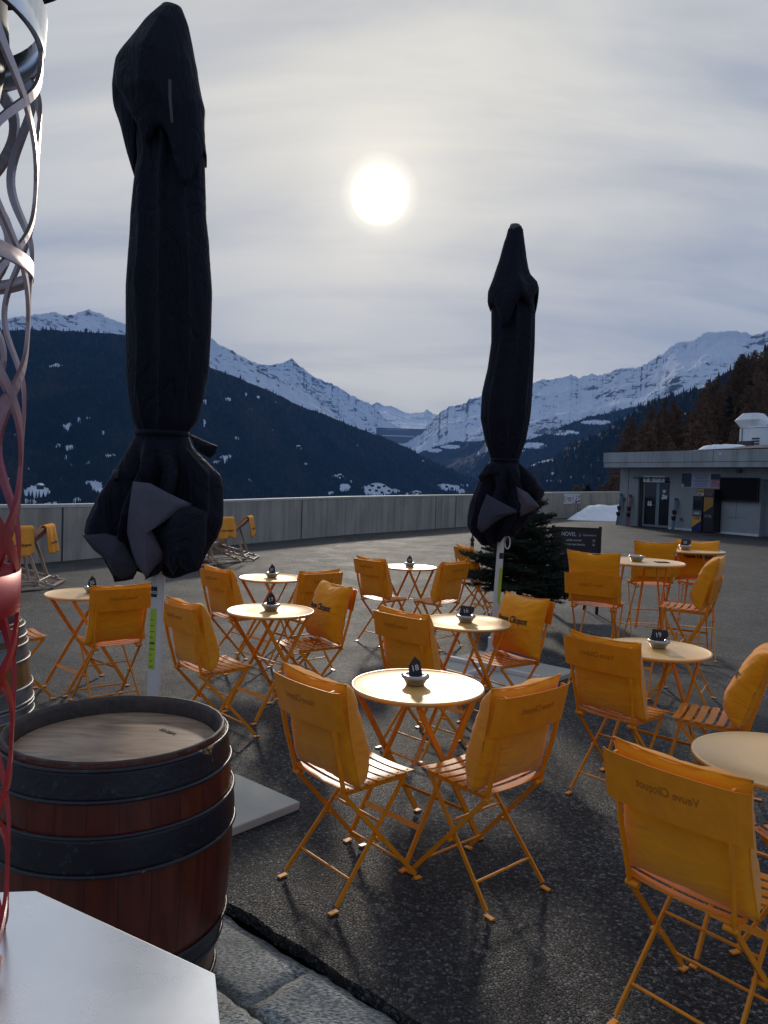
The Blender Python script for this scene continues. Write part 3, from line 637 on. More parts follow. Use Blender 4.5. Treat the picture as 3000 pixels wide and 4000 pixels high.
    b = MB(); b.box((wA/2+.08, -.24, (sp+top)/2+.03), (wA-.1, .44, top-sp-.04)); b.build('header', M_navy, at, .01)
    b = MB(); b.box((wA+(W2-wA)/2+.01, -.25, (top+.04)/2), (W2-wA-.02, .48, top-.04)); b.build('side_cabinet', M_dkbody, at, .01)
    fy = -.525
    b = MB(); b.box((wA/2, fy, lo-.33), (wA-.04, .008, .62)); b.build('lower_panel', M_navy, at)
    b = MB(); x_ = wA-.03; b.add([(.02, fy-.008, lo-.02), (x_, fy-.008, lo-.02), (x_, fy-.008, lo-.18), (.02, fy-.008, lo-.48)], [(3, 2, 1, 0)]); b.build('amber_panel', M_yel, at)
    b = MB(); b.box((wA/2, fy, lo+.13), (wA-.06, .02, .20)); b.build('card_tray', M_steelgrey, at, .005)
    b = MB(); b.box((wA/2, fy-.014, lo+.12), (.22, .01, .035)); b.build('slot', M_paper, at)
    b = MB(); b.box((wA/2-.02, fy, (lo+.28+sp)/2-.03), (wA-.12, .012, sp-lo-.42)); b.build('screen', M_darkglass, at)
    b = MB(); b.box((wA/2+.08, -.465, top-.10), (wA-.14, .008, .17)); b.build('amber_sign', M_yel, at)
    text('CASH', .15, M_dkbody, at, (wA/2+.08, -.472, top-.10), sx=.95, off=.003)
    text('ATM', .17, M_paper, at, (wA/2+.08, -.466, (sp+top)/2-.07), off=.003)
    text('ATM', .14, M_navy, at, (wA/2, fy-.012, lo-.10), off=.003)
    cx = wA+(W2-wA)/2
    b = MB(); b.box((cx, -.495, top-.10), (W2-wA-.12, .006, .17)); b.build('dim_sign', simple('dim_amber', (.14, .07, .01), .5), at)
    b = MB(); x0, x1 = wA+.05, W2-.05; b.add([(x0, -.494, sp+.0), (x1, -.494, sp), (x1, -.494, sp-.35), (x0, -.494, sp-.62)], [(3, 2, 1, 0)]); b.build('side_amber_panel', simple('shop_amber', (.33, .15, .012), .5), at)
    text('CASH', .13, M_dkbody, at, (cx, -.5, top-.10), off=.002); text('ATM', .15, simple('grey_print', (.14, .14, .17), .6), at, (cx, -.492, (sp+top)/2-.07), off=.002); text('ATM', .17, simple('grey_print', (.2, .2, .23), .6), at, (cx, -.492, sp-.78), off=.003)
    t0, tz1 = z(1218, 745, .15); t1, tz0 = z(1567, 978, .15)
    tv = thing('flat_screen', 'large black flat screen mounted on the building wall', 'screen', loc((t0+t1)/2, (tz0+tz1)/2), brz)
    b = MB(); b.box((0, -.14, 0), (t1-t0, .08, tz1-tz0)); b.build('casing', M_dkbody, tv, .01)
    b = MB(); b.box((0, -.185, .01), (t1-t0-.06, .006, tz1-tz0-.08)); b.build('display', M_tv, tv)
    b = MB(); b.box((0, -.05, 0), (.5, .10, .4)); b.build('bracket', M_dkbody, tv)
    sx_, z_ = z(1400, 692); sp_ = thing('wall_floodlight', 'small white floodlight on the wall above the black screen', 'light', loc(sx_, z_), brz)
    b = MB(); b.box((0, -.05, .04), (.05, .1, .12)); b.build('bracket', M_steelgrey, sp_); b = MB(); b.box((.02, -.14, 0), (.20, .08, .12), Matrix.Rotation(.5, 3, 'X')); b.build('lamp_head', M_steelgrey, sp_, .01)
    p0, pz1 = z(862, 702); p1, pz0 = z(1222, 846); w = p1-p0; hh = pz1-pz0
    po = thing('wall_poster', 'wide poster with small text lines between two dark photos above the cash machine', 'poster', loc((p0+p1)/2, (pz0+pz1)/2), brz)
    b = MB(); b.box((0, -.012, 0), (w, .02, hh)); b.build('board', M_mauve, po)
    b = MB(); b.box((-w/2+w*.14, -.024, 0), (w*.26, .004, hh-.05)); b.build('photo', M_dkph, po); b = MB(); b.box((w/2-w*.125, -.024, -hh*.2), (w*.23, .004, hh*.5)); b.build('photo', M_pinkpr, po); b = MB(); b.box((w/2-w*.125, -.024, hh*.24), (w*.23, .004, hh*.38)); b.build('photo', M_dkph, po)
    b = MB()
    for k in range(9):
        L_ = rnd.uniform(.28, .44)*w; b.box((.01*w, -.024, hh*.40-k*hh*.1), (L_, .004, hh*.028))
    b.build('text_lines', M_blue, po)
    b = MB(); b.lathe([(0, 0), (.07, 0)], 16, (0, 0, 0)); o = b.build('round_emblem', simple('pale_yellow_print', (.5, .5, .2), .6), po); o.location = (-w/2+w*.05, -.028, -hh*.36); o.rotation_euler = (R_(90), 0, 0)
    q0, qz1 = z(510, 730); q1, qz0 = z(703, 793); w = q1-q0; hh = qz1-qz0
    sg = thing('door_sign', 'white sign with four black pictograms above the double door', 'sign', loc((q0+q1)/2, (qz0+qz1)/2), brz)
    b = MB(); b.box((0, -.012, 0), (w, .02, hh)); b.build('board', M_paper, sg)
    text('P', hh*.75, M_black, sg, (-w*.36, -.024, -hh*.06), off=.006)
    b = MB(); b.bar([(-w*.44, -.026, hh*.16), (-w*.36, -.026, hh*.34), (-w*.28, -.026, hh*.16)], .02, .004, (0, 1, 0))
    b.box((-w*.12, -.024, 0), (w*.10, .004, hh*.66)); 
    for k in (-1, 1): b.box((w*.12+k*w*.075, -.024, 0), (.012, .004, hh*.6))
    b.lathe([(0, 0), (hh*.07, 0)], 12, (w*.35, -.024, hh*.28)); b.box((w*.35, -.024, -hh*.02), (w*.035, .004, hh*.42)); b.box((w*.36, -.025, -hh*.28), (w*.09, .004, hh*.05)); b.build('pictogram', M_black, sg)
    text('WC', hh*.22, M_paper, sg, (-w*.12, -.028, 0)); text('TAXI', hh*.26, M_black, sg, (w*.12, -.024, 0))
    # roof things
    rt = ftop
    gv = MB(); s0, _ = z(975, 490, -1)
    vs = []; pr = [(s0, 0), (s0+.5, .10), (s0+2, .22), (s0+5, .3), (14, .35), (14.5, 0)]
    for yy, k in ((-.4, .3), (.6, 1), (3, 1), (5, .2)):
        for (u, v) in pr: vs.append((u, yy, rt+v*k))
    n_ = len(pr); gv.add(vs, [(r*n_+c, r*n_+c+1, (r+1)*n_+c+1, (r+1)*n_+c) for r in range(3) for c in range(n_-1)], True); gv.build('gravel_bed', M_gravel, r)
    s1, z1 = z(1115, 470, -.6); s2, _ = z(1436, 470, -.6); sn = MB(); nn = 24; vs = []
    for k in range(nn+1):
        u = s1+(s2-s1)*k/nn; h_ = .14*(1-abs(2*k/nn-1)**6)*(.8+.3*rnd.random())
        vs += [(u, -.1, rt+.10), (u, .05, rt+.16+h_), (u, 1.0, rt+.18+h_), (u, 1.3, rt+.1)]
    sn.add(vs, [(k*4+c, k*4+4+c, k*4+5+c, k*4+1+c) for k in range(nn) for c in range(3)], True)
    so_ = sn.build('roof_snow', M_snowpile); so_.location = tuple(BC); so_.rotation_euler = (0, 0, brz); tag(so_, 'strip of snow lying on the roof of the concrete building', 'snow')
    v0, vz0 = z(1440, 415, -2); v1, _ = z(1578, 415, -2); vx = (v0+v1)/2; vw = v1-v0
    zz_ = lambda yy: z(1500, yy, -2)[1]; ww_ = lambda xx: z(xx, 300, -2)[0]-vx
    vt = thing('roof_ventilator', 'white angular sheet metal ventilator cowl on the roof', 'ventilator', loc(vx, 0, -2), brz)
    b = MB(); b.box((0, 0, (rt+zz_(415))/2), (vw*1.15, vw*1.15, zz_(415)-rt)); b.build('curb', M_gravel, vt)
    b = MB(); b.box((0, 0, (zz_(415)+zz_(298))/2), (vw, vw, zz_(298)-zz_(415))); b.build('duct', M_white, vt, .01)
    def fr_(mb, r0, z0, r1, z1, rc=.72):
        # octagonal frustum
        o0 = [(r0, -r0*.6), (r0, r0*.6), (r0*.6, r0), (-r0*.6, r0), (-r0, r0*.6), (-r0, -r0*.6), (-r0*.6, -r0), (r0*.6, -r0)]
        vs = [(x, y, z0) for x, y in o0]+[(x*r1/r0, y*r1/r0, z1) for x, y in o0]
        mb.add(vs, [(i, (i+1) % 8, 8+(i+1) % 8, 8+i) for i in range(8)]+[tuple(range(8))[::-1], tuple(range(8, 16))])
    wM = (ww_(1632)-ww_(1392))/2
    b = MB(); fr_(b, vw*.52, zz_(298), wM, zz_(222)); fr_(b, wM, zz_(222), vw*.5, zz_(158)); b.build('cowl', M_white, vt)
    b = MB(); b.tube([(-vw*.3, -vw*.5-.03, zz_(420)), (-vw*.3, -vw*.5-.03, zz_(280))], .02, 6); b.build('conduit', M_frame, vt)
    hx, _ = z(1580, 400, -2.3); hz = z(1600, 296, -2.3)[1]
    hv = thing('roof_air_unit', 'white boxy air unit with louvres beside the roof ventilator', 'air unit', loc(hx, 0, -2.3), brz)
    b = MB(); b.box((1.0, 0, (rt+hz)/2), (2.0, 1.4, hz-rt)); b.build('casing', M_white, hv, .02)
    for k in range(4): b = MB(); b.box((.32, -.715, rt+.28+k*.11), (.34, .03, .06)); b.build('louvre', M_void, hv)
    b = MB(); b.box((1, 0, hz+.03), (2.1, 1.5, .05)); b.build('lid', M_snowpile, hv)
    # skis leaning on the facade
    def skis(label, top, foot, m_, poles, grp='ski pairs leaning on the building'):
        (sa, za), (sb, zb) = z(*top, .10), z(*foot, .62)
        t = thing('ski_pair', label, 'skis', loc(0, 0), brz, grp); A = Vector((sa, -.06, za)); B = Vector((sb, -.45, .01)); ax = (A-B).normalized()
        for k, dx in ((0, -.03), (1, .05)):
            pts = [B+Vector((dx, 0, 0)), B+ax*(A-B).length*.9+Vector((dx, 0, 0)), A+Vector((dx, -.06, 0))]
            bb = MB(); bb.bar(pts, .085, .018, (1, 0, .2)); bb.build('ski', m_, t)
        for f_ in (.36, .55):
            bb = MB(); p = B+ax*(A-B).length*f_+Vector((.01, -.05, 0)); bb.box(p, (.16, .09, .18), Matrix.Rotation(.25, 3, 'X')); bb.build('binding', M_bind, t, .015)
        if poles:
            for dx in (0, .07):
                bb = MB(); q = B+Vector((.15+dx, 0, 0)); e = Vector((sa+.12+dx, -.06, 1.15)); bb.tube([q, e], .009, 6); bb.tube([e, e+(e-q).normalized()*.14], .02, 6); bb.build('pole', M_bind, t)
    skis('teal skis with poles leaning on the left corner of the building', (300, 895), (235, 1182), M_skiA, True)
    skis('maroon skis leaning on the wall between corner and door', (385, 905), (335, 1190), M_skiB, False)
    skis('teal skis leaning on the wall right of the double door', (808, 937), (750, 1228), M_skiA, False)
building()
def banner_and_snow():
    A = G(2200, 2024); 
    # hang on the wall segment between 2156 and 2300
    (p, n, h), (q, m_, k) = WP[10], WP[11]
    def onwall(x, y):
        r = ray(x, y); a = r[0]/r[1]; d = q-p; s = (a*p.y-p.x)/(d.x-a*d.y); c = p+d*s; return c, EYE+r[2]*c.y/r[1]
    a, z1 = onwall(2200, 1927); b_, z0 = onwall(2264, 1969); d = (b_-a); w = d.length; ang = math.atan2(d.y, d.x); c = (a+b_)/2; nn = Vector((d.y, -d.x)).normalized()
    if nn.y > 0: nn = -nn
    t = thing('sponsor_banner', 'white two panel sign with small logos hung on the far wall', 'sign', (c.x+nn.x*.02, c.y+nn.y*.02, (z0+z1)/2), ang); H_ = z1-z0
    for k, m2 in ((-.25, 0), (.25, 0)):
        b = MB(); b.box((k*w, -.01, -.01 if k < 0 else .02), (w*.49, .02, H_*(1 if k < 0 else .93))); b.build('panel', M_paper, t)
    b = MB(); b.bar([(-w*.45, -.024, H_*.28), (-w*.48, -.024, 0), (-w*.43, -.024, -H_*.25)], .03, .004, (0, 1, 0)); b.bar([(-w*.38, -.024, H_*.28), (-w*.34, -.024, 0), (-w*.39, -.024, -H_*.25)], .02, .004, (0, 1, 0)); b.bar([(w*.1, -.024, H_*.3), (w*.06, -.024, .05), (w*.11, -.024, -H_*.2)], .02, .004, (0, 1, 0)); b.build('bracket_logo', M_black, t)
    b = MB(); b.box((-w*.16, -.024, H_*.06), (w*.24, .004, .07)); b.box((w*.42, -.024, -H_*.2), (w*.11, .004, H_*.2)); b.build('red_logo', M_red, t)
    b = MB(); b.box((-w*.14, -.024, -H_*.14), (w*.18, .004, .05)); b.box((w*.26, -.024, -H_*.28), (w*.13, .004, H_*.2)); b.box((w*.26, -.024, H_*.02), (w*.05, .004, H_*.16)); b.add([(w*.22, -.024, H_*.2), (w*.3, -.024, H_*.2), (w*.26, -.024, H_*.38)], [(0, 1, 2)]); b.build('blue_logo', M_blue, t)
    b = MB(); b.lathe([(0, 0), (.09, 0)], 14); o = b.build('round_logo', simple('ochre_print', (.35, .2, .08), .6), t); o.location = (w*.42, -.026, H_*.22); o.rotation_euler = (R_(90), 0, 0)
    # snow heap against the wall
    rg = np.random.default_rng(4); nu, nv = 60, 26
    L0 = G(2215, 2030); R0 = G(2440, 2028); f0 = G(2240, 2032); f1 = G(2440, 2037.5); V = []
    for i in range(nu):
        s = i/(nu-1); bk = L0*(1-s)+R0*s; ff = f0*(1-s)+f1*s
        for j in range(nv):
            t_ = j/(nv-1); p_ = ff*(1-t_)+(bk+np.array([0, .3, 0]))*t_
            hgt = .74*smooth(0, .45, s)**.9*(smooth(-.05, .85, t_))+.05*smooth(0, .1, t_)*smooth(0, .1, s)
            hgt += (fbm(np.array(p_[0]*2.), np.array(p_[1]*1.2), 5, 6)-.5)*.20*smooth(0, .3, t_)*smooth(0, .2, s)
            V.append((p_[0], p_[1], hgt-.01))
    a_ = np.array([(i*nv+j) for i in range(nu-1) for j in range(nv-1)]); Fq = np.stack([a_, a_+nv, a_+nv+1, a_+1], -1)
    tag(meshobj('snow_pile', fast_mesh('snow_pile', V, Fq, True), M_snowpile), 'white heap of snow between the far wall and the building', 'snow')
banner_and_snow()
# ------------------------------------------------------------------ larches on the hillside
def f_crown(c1, c2):
    def fn(b, N, L, M, RAMP, MIX):
        i = N('ShaderNodeObjectInfo'); n = noise(N, L, coords(N, L), 1.3, 4)
        L(MIX(M('ADD', M('MULTIPLY', i.outputs['Random'], .5), M('MULTIPLY', n, .5)), c1, c2), b.inputs['Base Color']); b.inputs['Roughness'].default_value = .95; b.inputs['Specular IOR Level'].default_value = .05
    return fn
M_larch = mat('rust_brown_larch_twigs', f_crown((.075, .046, .034), (.17, .105, .070))); M_spruce = mat('dark_spruce_needles', f_crown((.008, .016, .014), (.02, .035, .025)))
M_trunk = simple('bark', (.045, .03, .024), .95, 0, .4, 5)
def tree_meshes(seed, dense=1., spread=.26, H=16., droop=.25):
    rg = np.random.default_rng(seed); V = []; tb = MB()
    tb.tube([(0, 0, -3), (.05, 0, H*.35), (0, .04, H*.7), (0, 0, H*.99)], [.26, .19, .1, .015], 7)
    nb = int(95*dense)
    for k in range(nb):
        f = (k+.5)/nb; z = H*(.10+.89*f); L = H*spread*(1-f)**.58*rg.uniform(.55, 1.12)+.18; a = rg.uniform(0, 6.283); e = rg.uniform(-.1, .35)+(.5*f)
        d = np.array([math.cos(a), math.sin(a), 0]); tip = np.array([0, 0, z])+d*L*math.cos(e)+np.array([0, 0, L*math.sin(e)*.7-L*droop])
        tb.tube([(0, 0, z), tuple(np.array([0, 0, z])*.5+tip*.5+np.array([0, 0, .05*L])), tuple(tip)], [.035, .02, .006], 3, False)
        nt_ = int(L*16*dense)+5
        for q in range(nt_):
            s = rg.uniform(.12, 1); p = np.array([0, 0, z])*(1-s)+tip*s+rg.normal(0, .09+.10*L*.3, 3)*np.array([1, 1, .7]); l = rg.uniform(.18, .5)
            dv = d*rg.uniform(-.2, .9)+rg.normal(0, .5, 3); dv[2] -= .25; dv = dv/np.linalg.norm(dv)*l; sd_ = np.cross(dv, rg.normal(0, 1, 3)); sd_ = sd_/(np.linalg.norm(sd_)+1e-6)*rg.uniform(.025, .07)
            V += [p-sd_, p+sd_, p+dv]
    V = np.array(V); Fc = np.arange(len(V)).reshape(-1, 3)
    return tb.mesh('trunk'), fast_mesh('crown', V, Fc)
def larches():
    T = terrain('hillside', 'steep wooded hillside rising behind the building', [(2300, 1960), (2430, 1905), (2509, 1835), (2574, 1800), (2700, 1745), (2800, 1665), (2900, 1570), (3000, 1490), (3300, 1330)], [(2300, 150), (3300, 260)], [(2300, 70), (3300, 60)], -7, 80, 50, 4, 1/30., [(2000, 1000), (3400, 1000)], .1, 3, seed=31, edge_noise=5, m=simple('brown_hillside_litter', (.04, .026, .018), .95, 0, .5, .3))
    T['build'](); P = T['P']; protos = []
    for k in range(4):
        tm, cm = tree_meshes(40+k, 1.7, [.30, .25, .34, .28][k], 16); tm.materials.append(M_trunk); cm.materials.append(M_larch); protos.append((tm, cm))
    tm, cm = tree_meshes(60, 2.2, .21, 15, .3); tm.materials.append(M_trunk); cm.materials.append(M_spruce); protos.append((tm, cm))
    def put(p, h, kind, label, group, name):
        t = thing(name, label, 'tree', p, rnd.uniform(0, 6.2), group); tm, cm = protos[kind]; s = h/16.
        a = meshobj('trunk', tm, None, t); c = meshobj('crown', cm, None, t); t.scale = (s*rnd.uniform(.9, 1.1), s*rnd.uniform(.9, 1.1), s)
    # named ones standing out: (x, ytop, distance, height, kind)
    for (x, y, D, h, kd, lab) in [(2574, 1636, 105, 17, 2, 'broad rust brown larch, the leftmost tall one above the building roof'), (2892, 1400, 150, 20, 1, 'slender bare larch sticking up against the snow slope above the ventilator'), (2946, 1366, 150, 22, 1, 'tallest bare larch against the snowy ridge at the right edge'), (2975, 1392, 155, 21, 0, 'bare larch just right of the tallest one at the right edge'),
                                  (2396, 1852, 60, 9, 2, 'bare brown tree directly left of the building corner behind the wall'), (2345, 1892, 58, 6, 0, 'low bare brown shrub behind the wall left of the building'), (2250, 1893, 60, 6, 2, 'wide bare brown bush behind the wall above the sponsor sign'), (2297, 1866, 60, 8, 4, 'small dark pointed spruce behind the far wall')]:
        r = ray(x, y); top = np.array([0, 0, EYE])+r*D/r[1]; put((top[0], top[1], top[2]-h), h, kd, lab, None, 'spruce_tree' if kd == 4 else 'larch_tree')
    n = 0
    for k in range(400):
        if n >= 120: break
        u = rnd.random(); v = rnd.random()**1.15; i = int(u*(T['nu']-1)); j = 2+int(v*(T['nt']-3)); p = P[j, i]
        ix, iy = proj(p[None]); x = float(ix[0])
        if x < 2440 or x > 3120: continue
        spr = rnd.random() < .13; h = rnd.uniform(9, 15.0)
        put((p[0]+rnd.uniform(-2, 2), p[1]+rnd.uniform(-2, 2), p[2]-.5), h, 4 if spr else rnd.randrange(4), 'dark spruce among the larches on the hillside behind the building' if spr else 'bare rust brown larch in the wood on the hillside behind the building', 'spruces on the hillside behind the building' if spr else 'larches on the hillside behind the building', 'spruce_tree' if spr else 'larch_tree'); n += 1
larches()
# ------------------------------------------------------------------ bistro chairs
HY = -.165
def cushion_mesh(seed, w=.415, h=.42, T=.165):
    n = 30; u = np.linspace(-1, 1, n+1); X, Y = np.meshgrid(u, u, indexing='ij')
    th = T/2*np.clip(1-np.abs(X)**4, 0, 1)**.5*np.clip(1-np.abs(Y)**4, 0, 1)**.5
    pin = 1-.085*(1-np.abs(Y)**2)*np.abs(X)**3; pin2 = 1-.085*(1-np.abs(X)**2)*np.abs(Y)**3
    r = np.hypot(X, Y); wr = (fbm(X*3+seed*9, Y*3, 4, seed)-.5)*.014*(.3+r)+np.sin(np.arctan2(Y, X)*17+seed*2+fbm(X*2, Y*2, 3, seed)*9)*.0030*smooth(.45, 1.05, r)*smooth(1.42, 1.0, r)
    sag = th*(1-.26*Y); V = []; Fq = []
    px = X*w/2*pin; pz = Y*h/2*pin2+h/2
    pz = pz + (fbm(X*1.7+seed, Y*0+seed, 3, seed+4)-.5)*.03*smooth(.3, 1, Y)
    for s in (1, -1):
        k = len(V); yy = s*(sag*(1.35 if s > 0 else .45)+wr*(th > .004)*(1 if s > 0 else .4))
        V += [(px[i, j], yy[i, j], pz[i, j]) for i in range(n+1) for j in range(n+1)]
        q = [(i*(n+1)+j, (i+1)*(n+1)+j, (i+1)*(n+1)+j+1, i*(n+1)+j+1) for i in range(n) for j in range(n)]
        Fq += [tuple(k+a for a in (f if s > 0 else f[::-1])) for f in q]
    me = bpy.data.meshes.new('cushion'); me.from_pydata([tuple(map(float, p)) for p in V], [], [f[::-1] for f in Fq])
    me.polygons.foreach_set('use_smooth', [True]*len(Fq)); me.update(); me.materials.append(M_cush)
    return me, (lambda x, z: float(np.interp(z/h*2-1, u, np.array([1.35*sag[int(round((np.clip(x/(w/2), -1, 1)+1)/2*n)), j]+wr[int(round((np.clip(x/(w/2), -1, 1)+1)/2*n)), j] for j in range(n+1)]))))
CM = [cushion_mesh(s) for s in (1, 2, 3, 4)]
def seam(parent, w=.415, h=.42):
    b = MB(); P = []
    for k in range(65):
        t = k/64*8; s = int(t) % 8; 
        a = 2*math.pi*k/64; X = max(-1, min(1, 1.45*math.cos(a))); Y = max(-1, min(1, 1.45*math.sin(a)))
        P.append((X*w/2*(1-.085*(1-Y*Y)*abs(X)**3), 0, Y*h/2*(1-.085*(1-X*X)*abs(Y)**3)+h/2))
    b.tube(P, .0035, 5, False); return b.build('piping', M_cush, parent)
def chair_proto(high):
    name = 'folding_bar_chair' if high else 'folding_chair'; t = thing(name, 'x', 'chair'); dz = .27 if high else 0
    SZ = .45+dz; w = .160; top = SZ+(.245 if high else .395); tilt = .21; wf = .176
    bk = lambda z: HY-(z-SZ)*tilt
    for s in (-1, 1):
        # long member: back post through the hinge to the front foot
        b = MB(); P = [(s*(w+.016), bk(top), top)]+[(s*(w+.016*f), bk(SZ+(top-SZ)*f)-.016*math.sin(math.pi*f), SZ+(top-SZ)*f) for f in (.8, .6, .4, .2)]+[(s*w, HY, SZ-.02), (s*wf, .205, .022), (s*wf, .232, .004)]
        b.bar(P[:-1], .008, .0175, (1, 0, 0)); b.bar([(s*wf, .200, .006), (s*wf, .235, .004)], .020, .006, (1, 0, 0)); b.build('back_post', M_orange, t)
        # short member: seat front to the rear foot
        wi = w-.014; b = MB(); wr_ = .170; b.bar([(s*(wi-.004), .155, SZ-.022), (s*wr_, -.195, .022)], .008, .0175, (1, 0, 0)); b.bar([(s*wr_, -.190, .006), (s*wr_, -.228, .004)], .020, .006, (1, 0, 0)); b.build('leg', M_orange, t)
        b = MB(); b.tube([(s*(w+.012), HY, SZ-.02), (s*(w-.03), HY, SZ-.02)], .011, 8); b.build('hinge', M_orange, t); b = MB(); b.tube([(s*(w+.020), .003, SZ*.5-.005), (s*(w-.02), .003, SZ*.5-.005)], .008, 8); b.build('pivot', M_orange, t)
        b = MB(); b.bar([(s*(w-.012), HY-.005, SZ-.016), (s*(w-.016), .165, SZ-.016)], .006, .018, (1, 0, 0)); b.build('seat_rail', M_orange, t)
    fz = lambda z: HY+(SZ-.02-z)/(SZ-.042)*(.205-HY)   # long member y at z
    rz = lambda z: .155-(SZ-.022-z)/(SZ-.044)*.35
    for (y, z, ww) in ((rz(.10), .10, .166), (fz(.09), .09, wf-.004), (rz(SZ*.62), SZ*.62, .155)):
        b = MB(); b.tube([(-ww, y, z), (ww, y, z)], .0055, 8); b.build('crossbar', M_orange, t)
    if high:
        b = MB(); b.box((0, fz(.30)+.03, .30), (w*2-.01, .035, .006)); b.build('footrest', M_orange, t, .002)
    b = MB(); n = 7; rv = MB()
    for k in range(n):
        hw_ = .178-.014*k/6; y = HY+.018+k*(.318/(n-1)); P = [((hw_*q/6), y, SZ-.006+.010*(abs(q)/6)**2) for q in range(-6, 7)]; b.bar(P, .037, .003, (0, 1, 0))
        for s in (-1, 1): b.lathe([(.0045, 0), (.003, .0025), (0, .003)], 8, (s*(hw_-.022), y, SZ+.0035))
    b.build('seat', M_orange, t)
    # curved sheet metal backrest
    b = MB(); n = 16; ph = .165 if high else .15; lo = top-ph; vs = []
    for off in (0, .0022):
        for j, zz in enumerate((lo, lo+.004, (lo+top)/2, top-.004, top)):
            for q in range(n+1):
                x = -.220+.440*q/n; cv = .030*(1-(x/.220)**2); r = .03 if j in (0, 4) else 0
                vs.append((x, bk(zz)-.010-cv*.8-off+(.012 if abs(x) > .2 else 0), zz))
    m_ = (n+1)*5; fs = []
    for r in range(4):
        for c in range(n): a = r*(n+1)+c; fs += [(a, a+n+1, a+n+2, a+1), (m_+a, m_+a+1, m_+a+n+2, m_+a+n+1)]
    for c in range(n): fs += [(4*(n+1)+c, m_+4*(n+1)+c, m_+4*(n+1)+c+1, 4*(n+1)+c+1), (c, c+1, m_+c+1, m_+c)]
    for r in range(4): fs += [(r*(n+1), m_+r*(n+1), m_+(r+1)*(n+1), (r+1)*(n+1)), (r*(n+1)+n, (r+1)*(n+1)+n, m_+(r+1)*(n+1)+n, m_+r*(n+1)+n)]
    b.add(vs, fs, False); br = b.build('backrest', M_orange, t)
    al = math.atan(tilt); zc = lo+.085; yo = bk(zc)-.0135
    me = text_mesh('Veuve Clicquot', .038, ext=.0003, off=.0006, shear=.0).copy(); me.materials.clear(); me.materials.append(M_emb)
    o = bpy.data.objects.new('lettering', me); C.objects.link(o); o.parent = br
    # seen from behind the pressed words read mirrored
    vsx = [v.co.copy() for v in me.vertices]
    for v, c in zip(me.vertices, vsx):
        x = -c.x*.80; z_ = zc+c.y*math.cos(al)
        v.co = (x, bk(z_)-.010-.030*.8*(1-(x/.220)**2)-.0028-c.z*.3, z_)
    me.flip_normals(); me.update(); return t
LOW = chair_proto(False); HIGH = chair_proto(True); used = {False: False, True: False}
cush_n = [0]
def place_chair(hx, hy, face, label, clabel, high=False, group='folding chairs around the low tables', cush=True, ctilt=0, clean=0, ch=.41):
    """hx, hy: the hinge middle on the ground plan; face: bearing (degrees from +X) the sitter looks"""
    f = R_(face); ox = hx-HY*math.cos(f); oy = hy-HY*math.sin(f)
    base = HIGH if high else LOW
    o = base if not used[high] else copy_tree(base); used[high] = True
    o.location = (ox, oy, .001); o.rotation_euler = (0, 0, f-math.pi/2); tag(o, label, 'chair', group)
    if not cush: return o
    me, surf = CM[cush_n[0] % 4]; cush_n[0] += 1
    SZ = .72 if high else .45
    c = thing('cushion', clabel, 'cushion', (ox, oy, 0), f-math.pi/2, 'orange cushions on the chairs'); 
    pv = thing('x', None, None); bpy.data.objects.remove(pv)
    cu = meshobj('cover', me, None, c)
    al = math.atan(.21)+R_(clean)
    # local placement: bottom edge on the seat, leaning on the backrest
    Mx = Matrix.Translation((0, HY+.040, SZ+.010)) @ Matrix.Rotation(R_(ctilt), 4, 'Y') @ Matrix.Rotation(al, 4, 'X')
    cu.matrix_local = Mx; s = seam(c); s.matrix_local = Mx
    tm = text_mesh('Veuve Clicquot', .062, ext=.0004, off=.0012).copy(); tm.materials.clear(); tm.materials.append(M_black)
    to = bpy.data.objects.new('lettering', tm); C.objects.link(to); to.parent = c; zc = .42*.56
    for v in tm.vertices:
        x = -v.co.x*.70; z_ = zc+v.co.y*1.0; v.co = (x, surf(x, z_)+.0025+v.co.z, z_)
    tm.flip_normals(); to.matrix_local = Mx
    return o
def mid(a, b): return ((a[0]+b[0])/2, (a[1]+b[1])/2)
def hinge(pa, pb, z=.45): A = G(*pa, z); B = G(*pb, z); return mid(A, B)
def by_top(pa, pb, face, z=.825, back=.102):
    A = G(*pa, z); B = G(*pb, z); m_ = mid(A, B); f = R_(face); return (m_[0]+back*math.cos(f), m_[1]+back*math.sin(f))
V_ = 'lettered backrest'
place_chair(*hinge((1161, 2995), (1341, 3088)), 41, 'front orange folding chair left of the table with the 18 card, back to the viewer', 'orange cushion on the front chair left of the table with the 18 card')
place_chair(*hinge((1913, 3103), (2097, 3037)), 131, 'front orange folding chair right of the table with the 18 card, back to the viewer', 'orange cushion on the front chair right of the table with the 18 card')
place_chair(*hinge((690, 2593), (787, 2632)), 43, 'orange folding chair just right of the big white umbrella pole, back to the viewer', 'orange cushion on the chair just right of the big umbrella pole')
place_chair(*by_top((316, 2322), (640, 2302), 128), 130, 'orange folding chair partly behind the big white umbrella pole, at the leftmost table', 'orange cushion on the chair behind the big white umbrella pole')
place_chair(*hinge((822, 2398), (903, 2420)), 44, 'orange folding chair left of the second row table, behind the table with the 17 card', 'orange cushion leaning on the left chair of the second row table')
place_chair(*by_top((1188, 2255), (1339, 2245), 131), 131, 'orange folding chair half hidden behind the cushion showing the whole lettering', 'orange cushion of the half hidden chair in the second row')
place_chair(*hinge((1418, 2332), (1496, 2347)), 44, 'orange folding chair at the left of the farthest low table in the middle', 'orange cushion on the left chair of the farthest middle table')
place_chair(*hinge((1710, 2362), (1797, 2347)), 139, 'orange folding chair at the right of the farthest middle table, left of the fir tree', 'orange cushion on the chair left of the fir tree')
place_chair(*by_top((1448, 2395), (1656, 2437), 45), 45, 'orange folding chair seen over the back edge of the table with the 18 card', 'orange cushion of the chair seen over the table with the 18 card')
